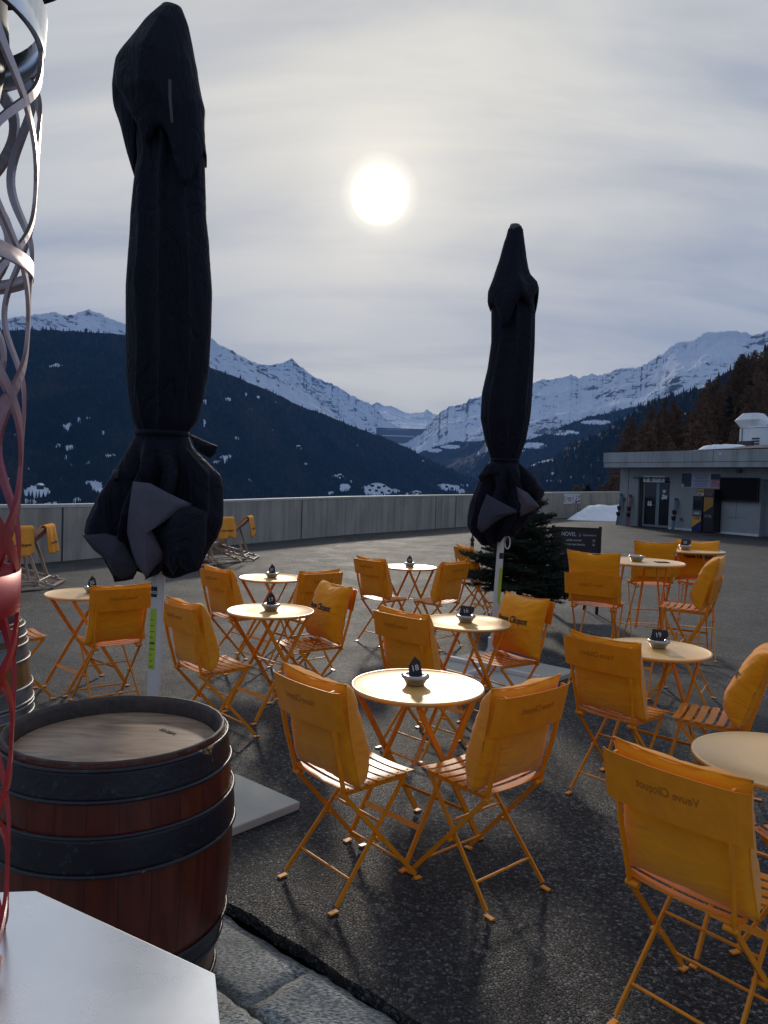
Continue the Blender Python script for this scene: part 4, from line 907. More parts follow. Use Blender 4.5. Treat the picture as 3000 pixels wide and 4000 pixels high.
f_ = 216; q = by_top((1993, 2332), (2174, 2365), f_); place_chair(*q, f_, 'orange folding chair facing the viewer in front of the small umbrella and the fir tree', 'orange cushion with lettering partly hidden by the table with the 16 card')
f_ = 215; q = by_top((1262, 2287), (1424, 2317), f_); place_chair(*q, f_, 'orange folding chair facing the viewer at the right of the table with the 17 card', 'orange cushion showing the whole lettering, right of the table with the 17 card')
place_chair(*hinge((2260, 2768), (2475, 2828)), 42, 'orange folding chair left of the table with the 19 card, back to the viewer', 'orange cushion on the chair left of the table with the 19 card')
place_chair(*hinge((2877, 2850), (2978, 2799)), 150, 'orange folding chair at the right edge, facing the table with the 19 card', 'orange cushion on the chair cut by the right edge near the 19 card', clean=8)
place_chair(*hinge((2480, 3430), (2850, 3600)), 40, 'largest orange folding chair at the bottom right corner, back to the viewer', 'largest orange cushion on the bottom right corner chair')
place_chair(1.70, 2.58, 196, 'orange folding chair beyond the bottom right table, mostly outside the picture', 'orange cushion just peeping in behind the bottom right table', clean=-6)
p_ = G(172, 2488, .45); place_chair(p_[0]-.32*.73-.16*.68, p_[1]-.32*.68+.16*.73, 43, 'orange folding chair mostly hidden behind the rear barrel', 'orange cushion hidden behind the rear barrel')
place_chair(1.05, 9.55, 20, 'far orange folding chair left of the fir tree at the laid table', 'orange cushion of the far chair behind the fir tree'); place_chair(1.98, 9.6, 165, 'far orange folding chair behind the fir tree trunk', 'orange cushion behind the fir tree'); 
HG = 'high bar chairs at the high tables'
place_chair(*hinge((2241, 2356), (2393, 2375), .72), 58, 'high orange bar chair nearest the chalkboard, back to the viewer', 'orange cushion standing tall on the bar chair nearest the chalkboard', True, HG)
place_chair(*hinge((2480, 2281), (2620, 2286), .72), 88, 'high orange bar chair in the middle between the two high tables', 'orange cushion on the bar chair between the two high tables', True, HG)
place_chair(3.18, 7.75, 252, 'high orange bar chair behind the farther high table, facing the viewer', 'orange cushion with lettering behind the farther high table', True, HG)
place_chair(*hinge((2730, 2387), (2808, 2377), .72), 150, 'high orange bar chair at the right of the nearer high table, turned left', 'orange cushion leaning forward on the rightmost bar chair', True, HG, clean=4)
# ------------------------------------------------------------------ tables
def table_proto(high):
    t = thing('high_bistro_table' if high else 'bistro_table', 'x', 'table'); H_ = 1.05 if high else .71; r = .355 if high else .30
    b = MB(); b.lathe([(0, H_-.0035), (r-.02, H_-.0035), (r-.012, H_-.006), (r-.010, H_-.012)], 72)
    b = MB(); b.lathe([(0, H_-.004), (r*.5, H_-.0042), (r-.016, H_-.0045), (r-.011, H_-.0015), (r-.006, H_), (r-.001, H_-.002), (r, H_-.006), (r, H_-.018), (r-.003, H_-.018), (r-.003, H_-.010), (0, H_-.010)], 80); b.build('tabletop', M_top, t)
    tz = H_-.022; yt = .20; 
    for s in (-1, 1):
        b = MB(); b.bar([(s*.195, -yt, tz), (s*.195, .225, .02)], .010, .024, (1, 0, 0)); b.bar([(s*.195, .22, .006), (s*.195, .255, .004)], .024, .006, (1, 0, 0)); b.build('leg', M_orange, t)
        b = MB(); b.bar([(s*.175, yt, tz), (s*.175, -.225, .02)], .010, .024, (1, 0, 0)); b.bar([(s*.175, -.22, .006), (s*.175, -.255, .004)], .024, .006, (1, 0, 0)); b.build('leg', M_orange, t)
        b = MB(); b.tube([(s*.205, .008, H_*.5), (s*.165, .008, H_*.5)], .009, 8); b.build('pivot', M_orange, t)
    for y, x in ((.225-.425*.19*1, .19), (-(.225-.425*.19*1), .17)):
        b = MB(); z = .155 if not high else .22; yy = (abs(y)) * (1 if y > 0 else -1); b.bar([(-x, yy, z), (x, yy, z)], .024, .004, (0, .5, -.85 if y > 0 else .85)); b.build('crossbar', M_orange, t)
    for y in (-yt, yt): b = MB(); b.bar([(-.2, y, tz+.004), (.2, y, tz+.004)], .02, .006, (0, 1, 0)); b.build('top_rail', M_orange, t)
    b = MB(); b.bar([(0.0, -.01, H_*.48), (.0, yt-.005, tz-.005)], .018, .005, (1, 0, 0)); b.bar([(-.17, .008, H_*.5), (.17, .008, H_*.5)], .012, .006, (0, 1, 0)); b.build('stay', M_orange, t)
    return t
TL, TH = table_proto(False), table_proto(True); tu = {False: False, True: False}
def ash_proto():
    t = thing('ashtray', 'x', 'ashtray'); b = MB()
    b.lathe([(0, .001), (.041, .001), (.043, .006), (.054, .026), (.064, .034), (.065, .043), (.054, .048), (.034, .047), (.031, .040), (.030, .012), (0, .010)], 40); b.build('bowl', M_ashmetal, t)
    return t
ASH = ash_proto(); au = [False]
def place_table(x, y, ang, label, alabel, card=None, high=False, group='round orange bistro tables', az=None, card_rot=0, lean=.15, off=(0, 0), ash=True, diamond=True):
    base = TH if high else TL; o = base if not tu[high] else copy_tree(base); tu[high] = True
    o.location = (x, y, .001); o.rotation_euler = (0, 0, R_(ang)); tag(o, label, 'table', group); H_ = 1.05 if high else .71; H_ -= .0025
    if ash:
        a = ASH if not au[0] else copy_tree(ASH); au[0] = True; a.location = (x+off[0], y+off[1], H_); a.rotation_euler = (0, 0, rnd.uniform(0, 6)); tag(a, alabel, 'ashtray', 'steel ashtrays on the tables')
    if card is not None:
        c = thing('number_card', (('black card chalked %s in the ' % card) if card else 'black card in the ')+alabel.replace('round steel ', '').replace('steel ', ''), 'card', (x+off[0], y+off[1], H_+.028), 0, 'black number cards'); s = .062
        b = MB()
        if diamond: pts = [(0, .0), (s*.52, .018), (s*.35, .075), (-.004, .098), (-s*.5, .055), (-s*.45, .012)]
        else: pts = [(-.045, .015), (.01, -.004), (.055, .045), (.048, .075), (-.035, .078)]
        vs = [(p, -.002, q) for p, q in pts]+[(p, .002, q) for p, q in pts]; n = len(pts); b.add(vs, [tuple(range(n)), tuple(range(n, 2*n))[::-1]]+[((i+1) % n, i, n+i, n+(i+1) % n) for i in range(n)])
        b.build('slate', M_slate, c)
        if card: text(card, .036, M_chalk, c, (-.002, -.0035, .045), (R_(90), R_(-12), 0), name='number', off=.0006)
        c.rotation_euler = (R_(-lean*60), 0, R_(card_rot)+math.atan2(-x, y)*1.0)
    return o
E_ = -46
place_table(*G(1632, 2674, .71)[:2], E_, 'round orange bistro table nearest the viewer in the middle, holding the 18 card', 'round steel ashtray on the nearest middle table', '18', off=(-.012, .01), card_rot=10)
place_table(*G(1058, 2383, .71)[:2], E_, 'round orange table with the 17 card, between the umbrella pole and the lettered cushion', 'steel ashtray on the table between umbrella pole and lettered cushion', '17')
place_table(*G(1062, 2255, .71)[:2], E_, 'round orange table directly behind the one with the 17 card', 'steel ashtray on the table behind the 17 card table', '21', card_rot=-12)
place_table(*G(1600, 2213, .71)[:2], E_, 'farthest round orange table in the middle, in front of the wall', 'steel ashtray on the farthest middle table', '22', card_rot=8)
place_table(*G(1819, 2428, .71)[:2], E_, 'round orange table with the 16 card in front of the small umbrella', 'steel ashtray on the table before the small umbrella', '16', diamond=False, off=(.0, .0))
place_table(*G(340, 2316, .71)[:2], E_+4, 'leftmost round orange table beside the rear barrel', 'steel ashtray on the leftmost table', '25', off=(.02, .05))
place_table(*G(2565, 2532, .71)[:2], E_, 'round orange table with the 19 card at the right', 'steel ashtray on the table with the 19 card', '19', diamond=False, off=(0.02, 0.03), card_rot=6)
place_table(1.40, 2.60, E_, 'round orange table cut off by the right edge at the bottom right', '', None, ash=False)
place_table(*G(1920, 2187, .71)[:2], E_, 'far laid round orange table half hidden behind the fir tree', 'steel ashtray on the laid table beside the fir tree', '', off=(-.14, -.05))
h1 = G(2496, 2191, 1.05); place_table(h1[0], h1[1], -34, 'nearer high round orange table with a flat black card on it', 'low steel ashtray on the nearer high table', None, True, off=(-.02, 0), group='high round orange tables')
h2 = G(2684, 2147, 1.05); place_table(h2[0], h2[1], -34, 'farther high round orange table with a 20 card in its ashtray', 'steel ashtray on the farther high table', '20', True, off=(-.02, 0), diamond=False, group='high round orange tables')
b = MB(); b.box((0, 0, .003), (.10, .07, .005)); o = b.build('number_card', M_slate); o.location = (h1[0]+.17, h1[1]-.04, 1.05-.002); o.rotation_euler = (0, 0, .1); tag(o, 'black card lying flat on the nearer high table', 'card')
# pepper and salt mills, glasses on the far table
lt = G(1920, 2187, .71)
def mill(x, y, s, m_, label):
    t = thing('pepper_mill' if m_ is M_mill else 'salt_mill', label, 'mill', (x, y, .708)); b = MB(); b.lathe([(0, 0), (.027, 0), (.028, .02), (.019, .06), (.022, .13*s), (.026, .15*s), (.014, .16*s)], 20); b.build('body', m_, t)
    b = MB(); b.lathe([(.014, .16*s), (.026, .17*s), (.027, .19*s), (.012, .215*s), (.008, .22*s), (.011, .232*s), (0, .245*s)], 20); b.build('knob', m_, t)
q = G(1843, 2175, .71); mill(q[0], q[1], 1.18, M_mill, 'tall black pepper mill on the far laid table'); q = G(1843, 2185, .71); mill(q[0]+.0, q[1]-.0, .68, M_mill2, 'pale wooden salt mill beside the black pepper mill')
for k in range(5):
    b = MB(); b.lathe([(0, 0), (.025, 0), (.034, .05), (.033, .055), (.024, .005), (0, .005)], 16); o = b.build('glass', M_glass); o.location = (lt[0]+.02+.055*k, lt[1]-.12+.03*(k % 2), .708); tag(o, 'small clear glass in a row on the far laid table', 'glass', 'glasses on the far laid table')
# ------------------------------------------------------------------ barrels
def barrel(x, y, z0, name_label, h, rh, rb, m_stave, m_head, bands, rot=0):
    t = thing('barrel', name_label, 'barrel', (x, y, z0), rot); R = (lambda f: rh*float(np.interp(f, [0, .1, .23, .39, .55, .72, .87, 1], [.885, .925, .975, 1.06, 1.095, 1.095, 1.055, 1]))) if rb is None else (lambda f: rh+(rb-rh)*math.sin(math.pi*min(max(f, 0), 1))**.9)
    b = MB(); prof = [(R(k/30), h*k/30) for k in range(31)]; b.lathe([(0, .03)]+prof, 104, fn=lambda a, z: 1-.004*abs(math.sin(13*a))**8); b.build('staves', m_stave, t)
    b = MB(); b.lathe([(rh+.001, h-.006), (rh-.004, h+.004), (rh-.011, h+.003), (rh-.019, h-.012), (rh-.022, h-.062)], 104, fn=lambda a, z: 1+.004*math.sin(31*a)*math.sin(7*a)); b.build('rim', M_rimwood, t)
    b = MB(); b.lathe([(rh-.026, h-.050), (rh-.06, h-.0485), (0, h-.048)], 96); b.build('head', m_head, t)
    for (f0, f1, k) in bands:
        b = MB(); n = 6; pr = [(R(f0)+.001, h*f0)]+[(R(f0+(f1-f0)*i/n)+.0045, h*(f0+(f1-f0)*i/n)) for i in range(n+1)]+[(R(f1)+.001, h*f1)]
        b.lathe(pr, 96, fn=lambda a, z: 1+.0015*math.sin(5*a+z*40)); b.build('hoop', k, t)
        for e in (f0+.004, f1-.004):
            b = MB(); rr = R(e)+.006
            b.lathe([(rr-.001+.0055*math.cos(u), h*e+.006*math.sin(u)) for u in np.linspace(0, 2*math.pi, 9)], 96, fn=lambda a, z: 1+.0012*math.sin(9*a)); b.build('hoop_edge', k, t)
    return t
c = G(457, 2834, .84); 
bt = barrel(c[0], c[1], -.04, 'large red stained wine barrel with black hoops in the left foreground', .88, .325, None, M_stave, M_head, [(.886, .984, M_hoop), (.668, .790, M_hoop), (.27, .35, M_hoop), (.03, .15, M_hoop)])
text('KB 228 L', .020, M_rimwood, bt, (.13, .10, .88-.0465), (0, 0, R_(-35)), name='brand_mark', off=.0005)
M_zinc = simple('galvanised_hoop', (.20, .205, .21), .42, .6, .4, 12, .3)
c2 = G(-136, 2418, .92)
barrel(-1.93, 3.45, -.03, 'second wine barrel with pale staves and grey hoops behind the red one', .95, .285, .335, M_stave2, M_head, [(.93, .985, M_zinc), (.82, .90, M_zinc), (.62, .70, M_zinc), (.56, .61, M_zinc), (.36, .42, M_zinc), (.1, .18, M_zinc), (.02, .08, M_zinc)], .7)
# ------------------------------------------------------------------ umbrellas
def umbrella(name, label, pole_xy, pole_px, prof, waist, flare, lowpts, top_pt, seed, r_pole, slabc, slabrot, flaps, topflap):
    X, Y = pole_xy; t = thing('umbrella', label, 'umbrella', (X, Y, 0))
    def loc(px, py): r = ray(px, py); k = Y/r[1]; return float(r[0]*k-X), float(EYE+r[2]*k)
    def loc2(px, py, dy): r = ray(px, py); k = (Y+dy)/r[1]; return float(r[0]*k-X), float(EYE+r[2]*k)
    rg = np.random.default_rng(seed)
    # outline rows -> (centre x, half width, z)
    def rows(pr):
        o = []
        for y, l, r in pr:
            (xl, zl), (xr, zr) = loc(l, y), loc(r, y); o.append(((xl+xr)/2, (xr-xl)/2, (zl+zr)/2))
        return o
    def skin(rw, npl, depth, seed, n=96, minor=.92, shift=0., sharp=.5, lowamp=0):
        V = []; rr = []
        zs = [q[2] for q in rw]; tot = max(zs)-min(zs); m_ = max(24, int(tot*40))
        zz = np.linspace(zs[0], zs[-1], m_); zo = zs[::-1]
        cx = np.interp(zz, zo, [q[0] for q in rw][::-1]); hw = np.interp(zz, zo, [q[1] for q in rw][::-1]); V = []
        for i, z in enumerate(zz):
            f = i/(m_-1)
            for k in range(n):
                a = 2*math.pi*k/n; ph = npl*a/1+shift+.9*math.sin(z*1.3+seed)+.5*math.sin(2*a+seed)
                fold = 1-depth*(.35+.65*min(1, hw[i]/.16))*abs(math.sin(ph/2))**sharp*(0.2+.8*abs(math.sin(a))**1.0)
                fold += .06*(float(fbm(np.array(a*1.6+seed), np.array(z*2.2), 3, seed))-.5)
                side = abs(math.cos(a))
                fold = min(1.0, fold*(1-side**6)+side**6)*(1-.05*max(0, -math.sin(a)))
                V.append((cx[i]+hw[i]*fold*math.cos(a), hw[i]*minor*fold*math.sin(a), z))
        fs = [(i*n+k, i*n+(k+1) % n, (i+1)*n+(k+1) % n, (i+1)*n+k) for i in range(m_-1) for k in range(n)]
        return V, [f[::-1] for f in fs], n, m_
    rb = rows(prof); V, fs, n, m_ = skin(rb, 8, .30, seed)
    b = MB(); b.add(V, fs, True); b.build('canopy', M_fabric, t)
    rt_ = rows(topflap); V, fs, n, m_ = skin(rt_, 4, .12, seed+2, minor=.98)
    V = [list(p) for p in V]
    for k in range(n):
        a = 2*math.pi*k/n
        for i in range(m_-14, m_):
            f = (i-(m_-14))/13; V[i*n+k][2] -= f*(.10*math.sin(2*a+seed)+.07*math.sin(5*a+seed*2))
    b = MB(); b.add(V, fs, True); o = b.build('top_vent', M_fabric, t); s = o.modifiers.new('s', 'SOLIDIFY'); s.thickness = .004
    # flare under the tie: outer cloth in sharp panels plus lining panels
    def flare_mesh(rw, low, seed, m_fold, n=180, k0=1.0, minor=.85, inner=1.0, ncre=8, dep=.62):
        zt = rw[0][2]; cols = []
        lo = sorted([loc(x, y) for x, y in low]); lx = [q[0] for q in lo]; lz = [q[1] for q in lo]
        zs = [q[2] for q in rw][::-1]; cxs = [q[0] for q in rw][::-1]; hws = [q[1] for q in rw][::-1]
        mm = 44; V = []
        for i in range(mm):
            f = i/(mm-1)
            for k in range(n):
                a = 2*math.pi*k/n; zmid = np.interp(min(max(np.interp(0, [0], [0])+cxs[0]+hws[0]*math.cos(a)*.9, lx[0]), lx[-1]), lx, lz)
                if math.sin(a) > 0: zmid = zmid+.05+.05*math.sin(7*a+seed)
                z = zt+(zmid-zt)*f
                cx = np.interp(z, zs, cxs); hw = np.interp(z, zs, hws)
                ph = ncre*a/2+.35*math.sin(2*a+seed); tri = abs(((ph/math.pi) % 1)*2-1)      # zigzag creases
                fold = 1-dep*smooth(0, .35, f)*(tri**.8)*(.25+.75*abs(math.sin(a))**.6)
                fold += (.30*smooth(0, .5, f)+.04)*(float(fbm(np.array(a*1.3+seed+z), np.array(z*3.5+a*.6), 3, seed+3, True))-.62)
                side = abs(math.cos(a))**10; fold = fold*(1-side)+side; fold = min(fold, 1.0)*(1-.085*max(0, -math.sin(a)))
                V.append((cx+hw*inner*fold*math.cos(a), hw*inner*minor*fold*math.sin(a), z))
        fs = [(i*n+k, (i+1)*n+k, (i+1)*n+(k+1) % n, i*n+(k+1) % n) for i in range(mm-1) for k in range(n)]
        b = MB(); b.add(V, fs, True); o = b.build('skirt', m_fold, t); s = o.modifiers.new('s', 'SOLIDIFY'); s.thickness = .003; return o
    flare_mesh(rows(flare), lowpts, seed, M_fabric)
    # turned up cloth panels (front ones show the grey lining)
    for m_, pts, yo in flaps:
        P = [loc2(x, y, yo) for x, y in pts]; n_ = len(P); cxm = sum(p[0] for p in P)/n_; czm = sum(p[1] for p in P)/n_; b = MB(); rings = []
        wq = max(p[0] for p in P)-min(p[0] for p in P)
        # bowed cloth piece: rim to centre in steps
        vs = [];  K = 6; dens = []
        for i in range(n_):
            p, q = P[i], P[(i+1) % n_]
            for s in range(4): dens.append((p[0]+(q[0]-p[0])*s/4, p[1]+(q[1]-p[1])*s/4))
        for k in range(K+1):
            f = k/K
            for (x, z) in dens:
                xx = x+(cxm-x)*f; zz = z+(czm-z)*f; bow = yo-(.035+.03*wq)*(1-(1-f)**2)-.018*math.sin(xx*26+zz*9+seed)*(1-f*.5)-.06*(zz-czm)*0
                vs.append((xx, bow+.10*(abs(xx-cxm)/max(wq, .01))**1*2*.3, zz))
        nd = len(dens); fs = [(k*nd+i, (k+1)*nd+i, (k+1)*nd+(i+1) % nd, k*nd+(i+1) % nd) for k in range(K) for i in range(nd)]
        b.add(vs, fs, True); o = b.build('cloth_fold', m_, t); s = o.modifiers.new('s', 'SOLIDIFY'); s.thickness = .003
    # tie strap, crown cap
    (xl, zl), (xr, zr) = loc(waist[1], waist[0]), loc(waist[2], waist[0]); hw = (xr-xl)/2+.004; b = MB()
    b.lathe([(hw*.94, zl-.012), (hw*.985, zl-.010), (hw*.985, zl+.010), (hw*.94, zl+.012)], 40, ((xl+xr)/2, 0, 0), fn=lambda a, z: 1-.06*abs(math.sin(a))); b.build('tie_strap', M_fabric, t)
    (tx, tz) = loc(*top_pt[:2]); b = MB(); rc = top_pt[2]; b.lathe([(0, .0), (rc*.8, -.008), (rc, -.03), (rc*1.02, -.07), (rc*.9, -.09)], 28, (tx, 0, tz)); b.build('crown_cap', simple('grey_cap', (.05, .055, .06), .5), t)
    # pole: tilted slightly like the canopy
    (bx, bz) = (0, .10); (ux, uz) = loc(*pole_px); d = ((ux-bx)/(uz-bz))
    at = lambda z: bx+(z-bz)*d
    b = MB(); b.tube([(bx, 0, bz), (at(2.6), 0, 2.6)], r_pole, 24); b.build('pole', M_pole, t)
    # base: cross foot and four slabs
    a0 = R_(slabrot); b = MB()
    for k in range(2): b.box((0, 0, .062), (.95, .05, .035), Matrix.Rotation(a0+k*math.pi/2, 3, 'Z'))
    b.build('cross_foot', M_pole, t, .004)
    b = MB(); b.tube([(0, 0, .05), (0, 0, .32)], r_pole+.012, 24); b.build('socket', M_pole, t)
    b = MB()
    for k in range(4):
        aa = a0+math.pi/4+k*math.pi/2
        b.add([(r_pole+.01, -.004, .08), (r_pole+.11, -.004, .08), (r_pole+.01, -.004, .24), (r_pole+.01, .004, .08), (r_pole+.11, .004, .08), (r_pole+.01, .004, .24)], [(0, 1, 2), (5, 4, 3), (1, 4, 5, 2), (0, 3, 4, 1), (0, 2, 5, 3)])
        for i in range(-6, 0):
            x, y, z = b.v[i]; aa = a0+k*math.pi/2; b.v[i] = (x*math.cos(aa)-y*math.sin(aa), x*math.sin(aa)+y*math.cos(aa), z)
    b.build('gusset', M_pole, t)
    for k in range(4):
        aa = a0+math.pi/4+k*math.pi/2; dx, dy = .262*math.sqrt(2)*math.cos(aa), .262*math.sqrt(2)*math.sin(aa)
        b = MB(); b.box((0, 0, .0225), (.50, .50, .042)); s = b.build('base_slab', M_slab, None, .006)
        s.parent = t; s.location = (dx+slabc[0], dy+slabc[1], rnd.uniform(0, .002)); s.rotation_euler = (0, 0, a0+rnd.uniform(-.01, .01))
    return t, at
prof = [(36, 624, 712), (60, 600, 722), (157, 560, 745), (229, 545, 760), (356, 535, 780), (520, 532, 800), (624, 538, 799), (723, 524, 802), (844, 512, 805), (934, 508, 815), (995, 503, 818), (1130, 494, 827), (1281, 494, 823), (1432, 494, 814), (1552, 503, 792), (1643, 518, 770), (1682, 536, 735), (1700, 538, 728)]
topf = [(32, 626, 710), (90, 570, 734), (157, 524, 748), (229, 470, 761), (259, 455, 768), (301, 449, 773), (362, 443, 785), (416, 445, 799), (450, 462, 797), (518, 482, 797), (590, 512, 806), (618, 530, 806)]
flare = [(1690, 536, 730), (1742, 508, 752), (1790, 480, 800), (1847, 446, 860), (1890, 420, 870), (1944, 385, 872), (2004, 356, 872), (2040, 340, 868), (2089, 330, 850), (2129, 360, 822), (2183, 405, 795), (2232, 430, 775), (2262, 445, 700)]
lows = [(313, 2087), (362, 2149), (410, 2189), (440, 2250), (467, 2269), (512, 2250), (543, 2216), (579, 2259), (621, 2216), (669, 2253), (699, 2210), (735, 2232), (772, 2229), (790, 2183), (808, 2129), (868, 2040)]
flaps = [(M_fabric, [(730, 1692), (780, 1712), (850, 1742), (841, 1769), (822, 1790), (760, 1760)], -.14), (M_lining, [(512, 1880), (585, 1888), (742, 1970), (640, 2010), (585, 2060), (632, 2160), (629, 2185), (600, 2220), (577, 2258), (540, 2212), (515, 2160), (494, 2080), (500, 2000)], -.235),
         (M_lining, [(440, 1838), (465, 1832), (462, 1870), (432, 1880)], -.12), (simple('dark_lining_cloth', (.03, .028, .04), .9), [(316, 2092), (400, 2085), (470, 2100), (510, 2170), (540, 2215), (510, 2250), (467, 2266), (440, 2248), (410, 2189), (362, 2149)], -.20),
         (M_fabric, [(585, 2060), (742, 1975), (800, 2000), (800, 2130), (772, 2228), (735, 2232), (699, 2210), (669, 2252), (632, 2200), (632, 2160)], -.245)]
LX = -1.085
u1, at1 = umbrella('u', 'large folded black umbrella on a white pole behind the red barrel', (LX, 3.65), (620, 2230), prof, (1690, 530, 736), flare, lows, (663, 20, .048), 3, .030, (-.0, 0.0), 49, flaps, topf)
# pole stickers
b = MB(); b.lathe([(.0305, .62), (.0308, .62), (.0308, .90), (.0305, .90)], 24, (at1(.75), 0, 0), fn=None)
def sticker(parent, at, r, z0, z1, a0, a1, m_, name):
    b = MB(); n = 8; vs = []
    for z in (z0, z1):
        for k in range(n+1):
            a = R_(a0+(a1-a0)*k/n); vs.append((at(z)+(r+.0008)*math.cos(a), (r+.0008)*math.sin(a), z))
    b.add(vs, [(k, k+1, n+2+k, n+1+k) for k in range(n)], True); return b.build(name, m_, parent)
sticker(u1, at1, .030, 1.61-.92, 1.61-.63, -150, -75, M_lime, 'warning_label'); 
lb = sticker(u1, at1, .0306, 1.61-.80, 1.61-.79, -140, -85, M_navy, 'print_line')
for k in range(9): sticker(u1, at1, .0306, .70+.028*k, .705+.028*k, -142, -88-7*(k % 3), simple('olive_print', (.12, .2, .02), .6) if k == 0 else bpy.data.materials['olive_print'], 'print_line')
sticker(u1, at1, .0307, 1.035, 1.085, -150, -80, M_slate, 'maker_plate')
text('nts', .028, M_pole, u1, (at1(1.06)-.012, -.0325, 1.06), off=.0004)
prof2 = [(895, 1985, 2043), (950, 1970, 2050), (1013, 1953, 2056), (1139, 1915, 2082), (1219, 1919, 2091), (1339, 1919, 2089), (1440, 1905, 2084), (1534, 1883, 2079), (1592, 1879, 2075), (1635, 1877, 2070), (1722, 1894, 2054), (1787, 1916, 2030), (1800, 1920, 2024)]
topf2 = [(885, 1992, 2038), (950, 1968, 2050), (1013, 1951, 2058), (1090, 1925, 2072), (1139, 1906, 2098), (1180, 1905, 2104), (1212, 1916, 2095)]
flare2 = [(1798, 1918, 2026), (1830, 1895, 2050), (1860, 1878, 2075), (1917, 1855, 2105), (1968, 1836, 2100), (2020, 1826, 2070), (2055, 1825, 2040), (2091, 1843, 2010), (2125, 1880, 1970)]
lows2 = [(1826, 2060), (1843, 2091), (1887, 2131), (1915, 2130), (1945, 2113), (1977, 2069), (2000, 2045), (2039, 2019), (2105, 1985)]
flaps2 = [(M_fabric, [(2024, 1805), (2089, 1859), (2133, 1917), (2122, 1945), (2105, 1962), (2060, 1925)], -.16), (M_lining, [(2020, 1900), (2062, 1925), (2111, 1979), (2075, 2000), (2035, 2020), (2028, 1980)], -.21), (simple('blue_grey_lining', (.035, .037, .055), .9), [(1903, 1930), (1965, 1965), (2035, 2000), (1980, 2015), (1920, 2050), (1880, 2085), (1865, 2060), (1868, 2020), (1880, 1980)], -.23),
          (M_fabric, [(1870, 1862), (1898, 1815), (1935, 1805), (1960, 1850), (1900, 1868), (1878, 1885)], -.15)]
u2, at2 = umbrella('u', 'smaller folded black umbrella on a white pole before the fir tree', (.97, 6.55), (1957, 2118), prof2, (1796, 1916, 2028), flare2, lows2, (2012, 874, .050), 6, .030, (.03, 0.02), 48, flaps2, topf2)
sticker(u2, at2, .030, .62, .92, -95, -20, M_lime, 'warning_label'); sticker(u2, at2, .0307, 1.0, 1.05, -110, -30, M_slate, 'maker_plate')
# carabiner hanging at the pole
def carab(parent, at, x, z):
    b = MB(); P = [(at(z)+x+.022*math.cos(a), -.02, z+.055*math.sin(a)) for a in np.linspace(0, 2*math.pi, 15)]; b.tube(P, .006, 6, False); b.tube([(at(z)+x-.01, -.02, z+.05), (at(z)+x-.02, 0, z+.16)], .005, 6); b.build('carabiner', M_pole, parent)
carab(u2, at2, .052, 1.14)
b = MB(); b.tube([(at1(3.05)+.05, -.30, 3.30), (at1(3.05)+.055, -.31, 3.22), (at1(3)+.065, -.30, 3.12)], .006, 6); b.build('pull_tab', M_lining, u1)
# ------------------------------------------------------------------ fir tree
def fir(x, y, H_=1.80, z0=.50):
    t = thing('fir_tree', 'bushy dark green fir tree between the small umbrella and the chalkboard', 'tree', (x, y, 0)); rg = np.random.default_rng(12)
    b = MB(); b.tube([(0, 0, .02), (0, 0, .5), (.01, 0, H_-.1)], [.042, .038, .008], 10); b.build('trunk', M_trunk, t)
    b = MB(); b.bar([(-.25, 0, .02), (.25, 0, .02)], .06, .035, (0, 1, 0)); b.bar([(0, -.25, .055), (0, .25, .055)], .06, .035, (1, 0, 0)); b.build('stand', M_trunk, t)
    V = []; tw = MB()
    def needles(p, q, l, n):
        p = np.array(p); q = np.array(q); d = (q-p); L = np.linalg.norm(d); d = d/L
        for _ in range(n):
            s = rg.random(); c = p+(q-p)*s; v = rg.normal(0, 1, 3); v -= d*(v@d)*.6; v = v/np.linalg.norm(v)+d*.55; v[2] += .10; v = v/np.linalg.norm(v)*l*rg.uniform(.7, 1.2)
            w = np.cross(v, rg.normal(0, 1, 3)); w = w/np.linalg.norm(w)*.0022; V.extend([c-w, c+w, c+v])
    z = z0
    while z < H_-.05:
        f = (z-z0)/(H_-z0); Lr = .74*(1-f)**1.05+.03; nb = int(12+7*(1-f))
        for k in range(nb):
            a = rg.uniform(0, 6.283); L = Lr*rg.uniform(.62, 1.12); up = rg.uniform(.02, .30)+.35*f; p = np.array([0, 0, z+rg.uniform(-.04, .04)])
            q = p+np.array([math.cos(a)*L, math.sin(a)*L, L*up-.10*(1-f)]); mdl = (p+q)/2+np.array([0, 0, -.03*L]); tw.tube([p, mdl, q], [.010, .006, .0025], 4, False)
            needles(mdl*.6+p*.4, q, .026, int(L*520))
            for s_ in np.arange(.28, .98, .085):
                c = p*(1-s_)+q*s_; dd = (q-p)/np.linalg.norm(q-p); side = np.cross(dd, [0, 0, 1]); side /= np.linalg.norm(side)
                for sg in (-1, 1):
                    ll = L*.42*(1.08-s_)*rg.uniform(.7, 1.25)+.03; e = c+dd*ll*.75+side*sg*ll*.7+np.array([0, 0, rg.uniform(-.02, .04)]); tw.tube([c, e], [.003, .0015], 3, False); needles(c, e, .024, int(ll*700)+10)
        z += .075
    tw.build('branches', M_trunk, t); V = np.array(V); o = meshobj('needles', fast_mesh('needles', V, np.arange(len(V)).reshape(-1, 3)), simple('dark_fir_needles', (.012, .028, .014), .6, 0, .4, 9), t)
fir(1.50, 8.35)
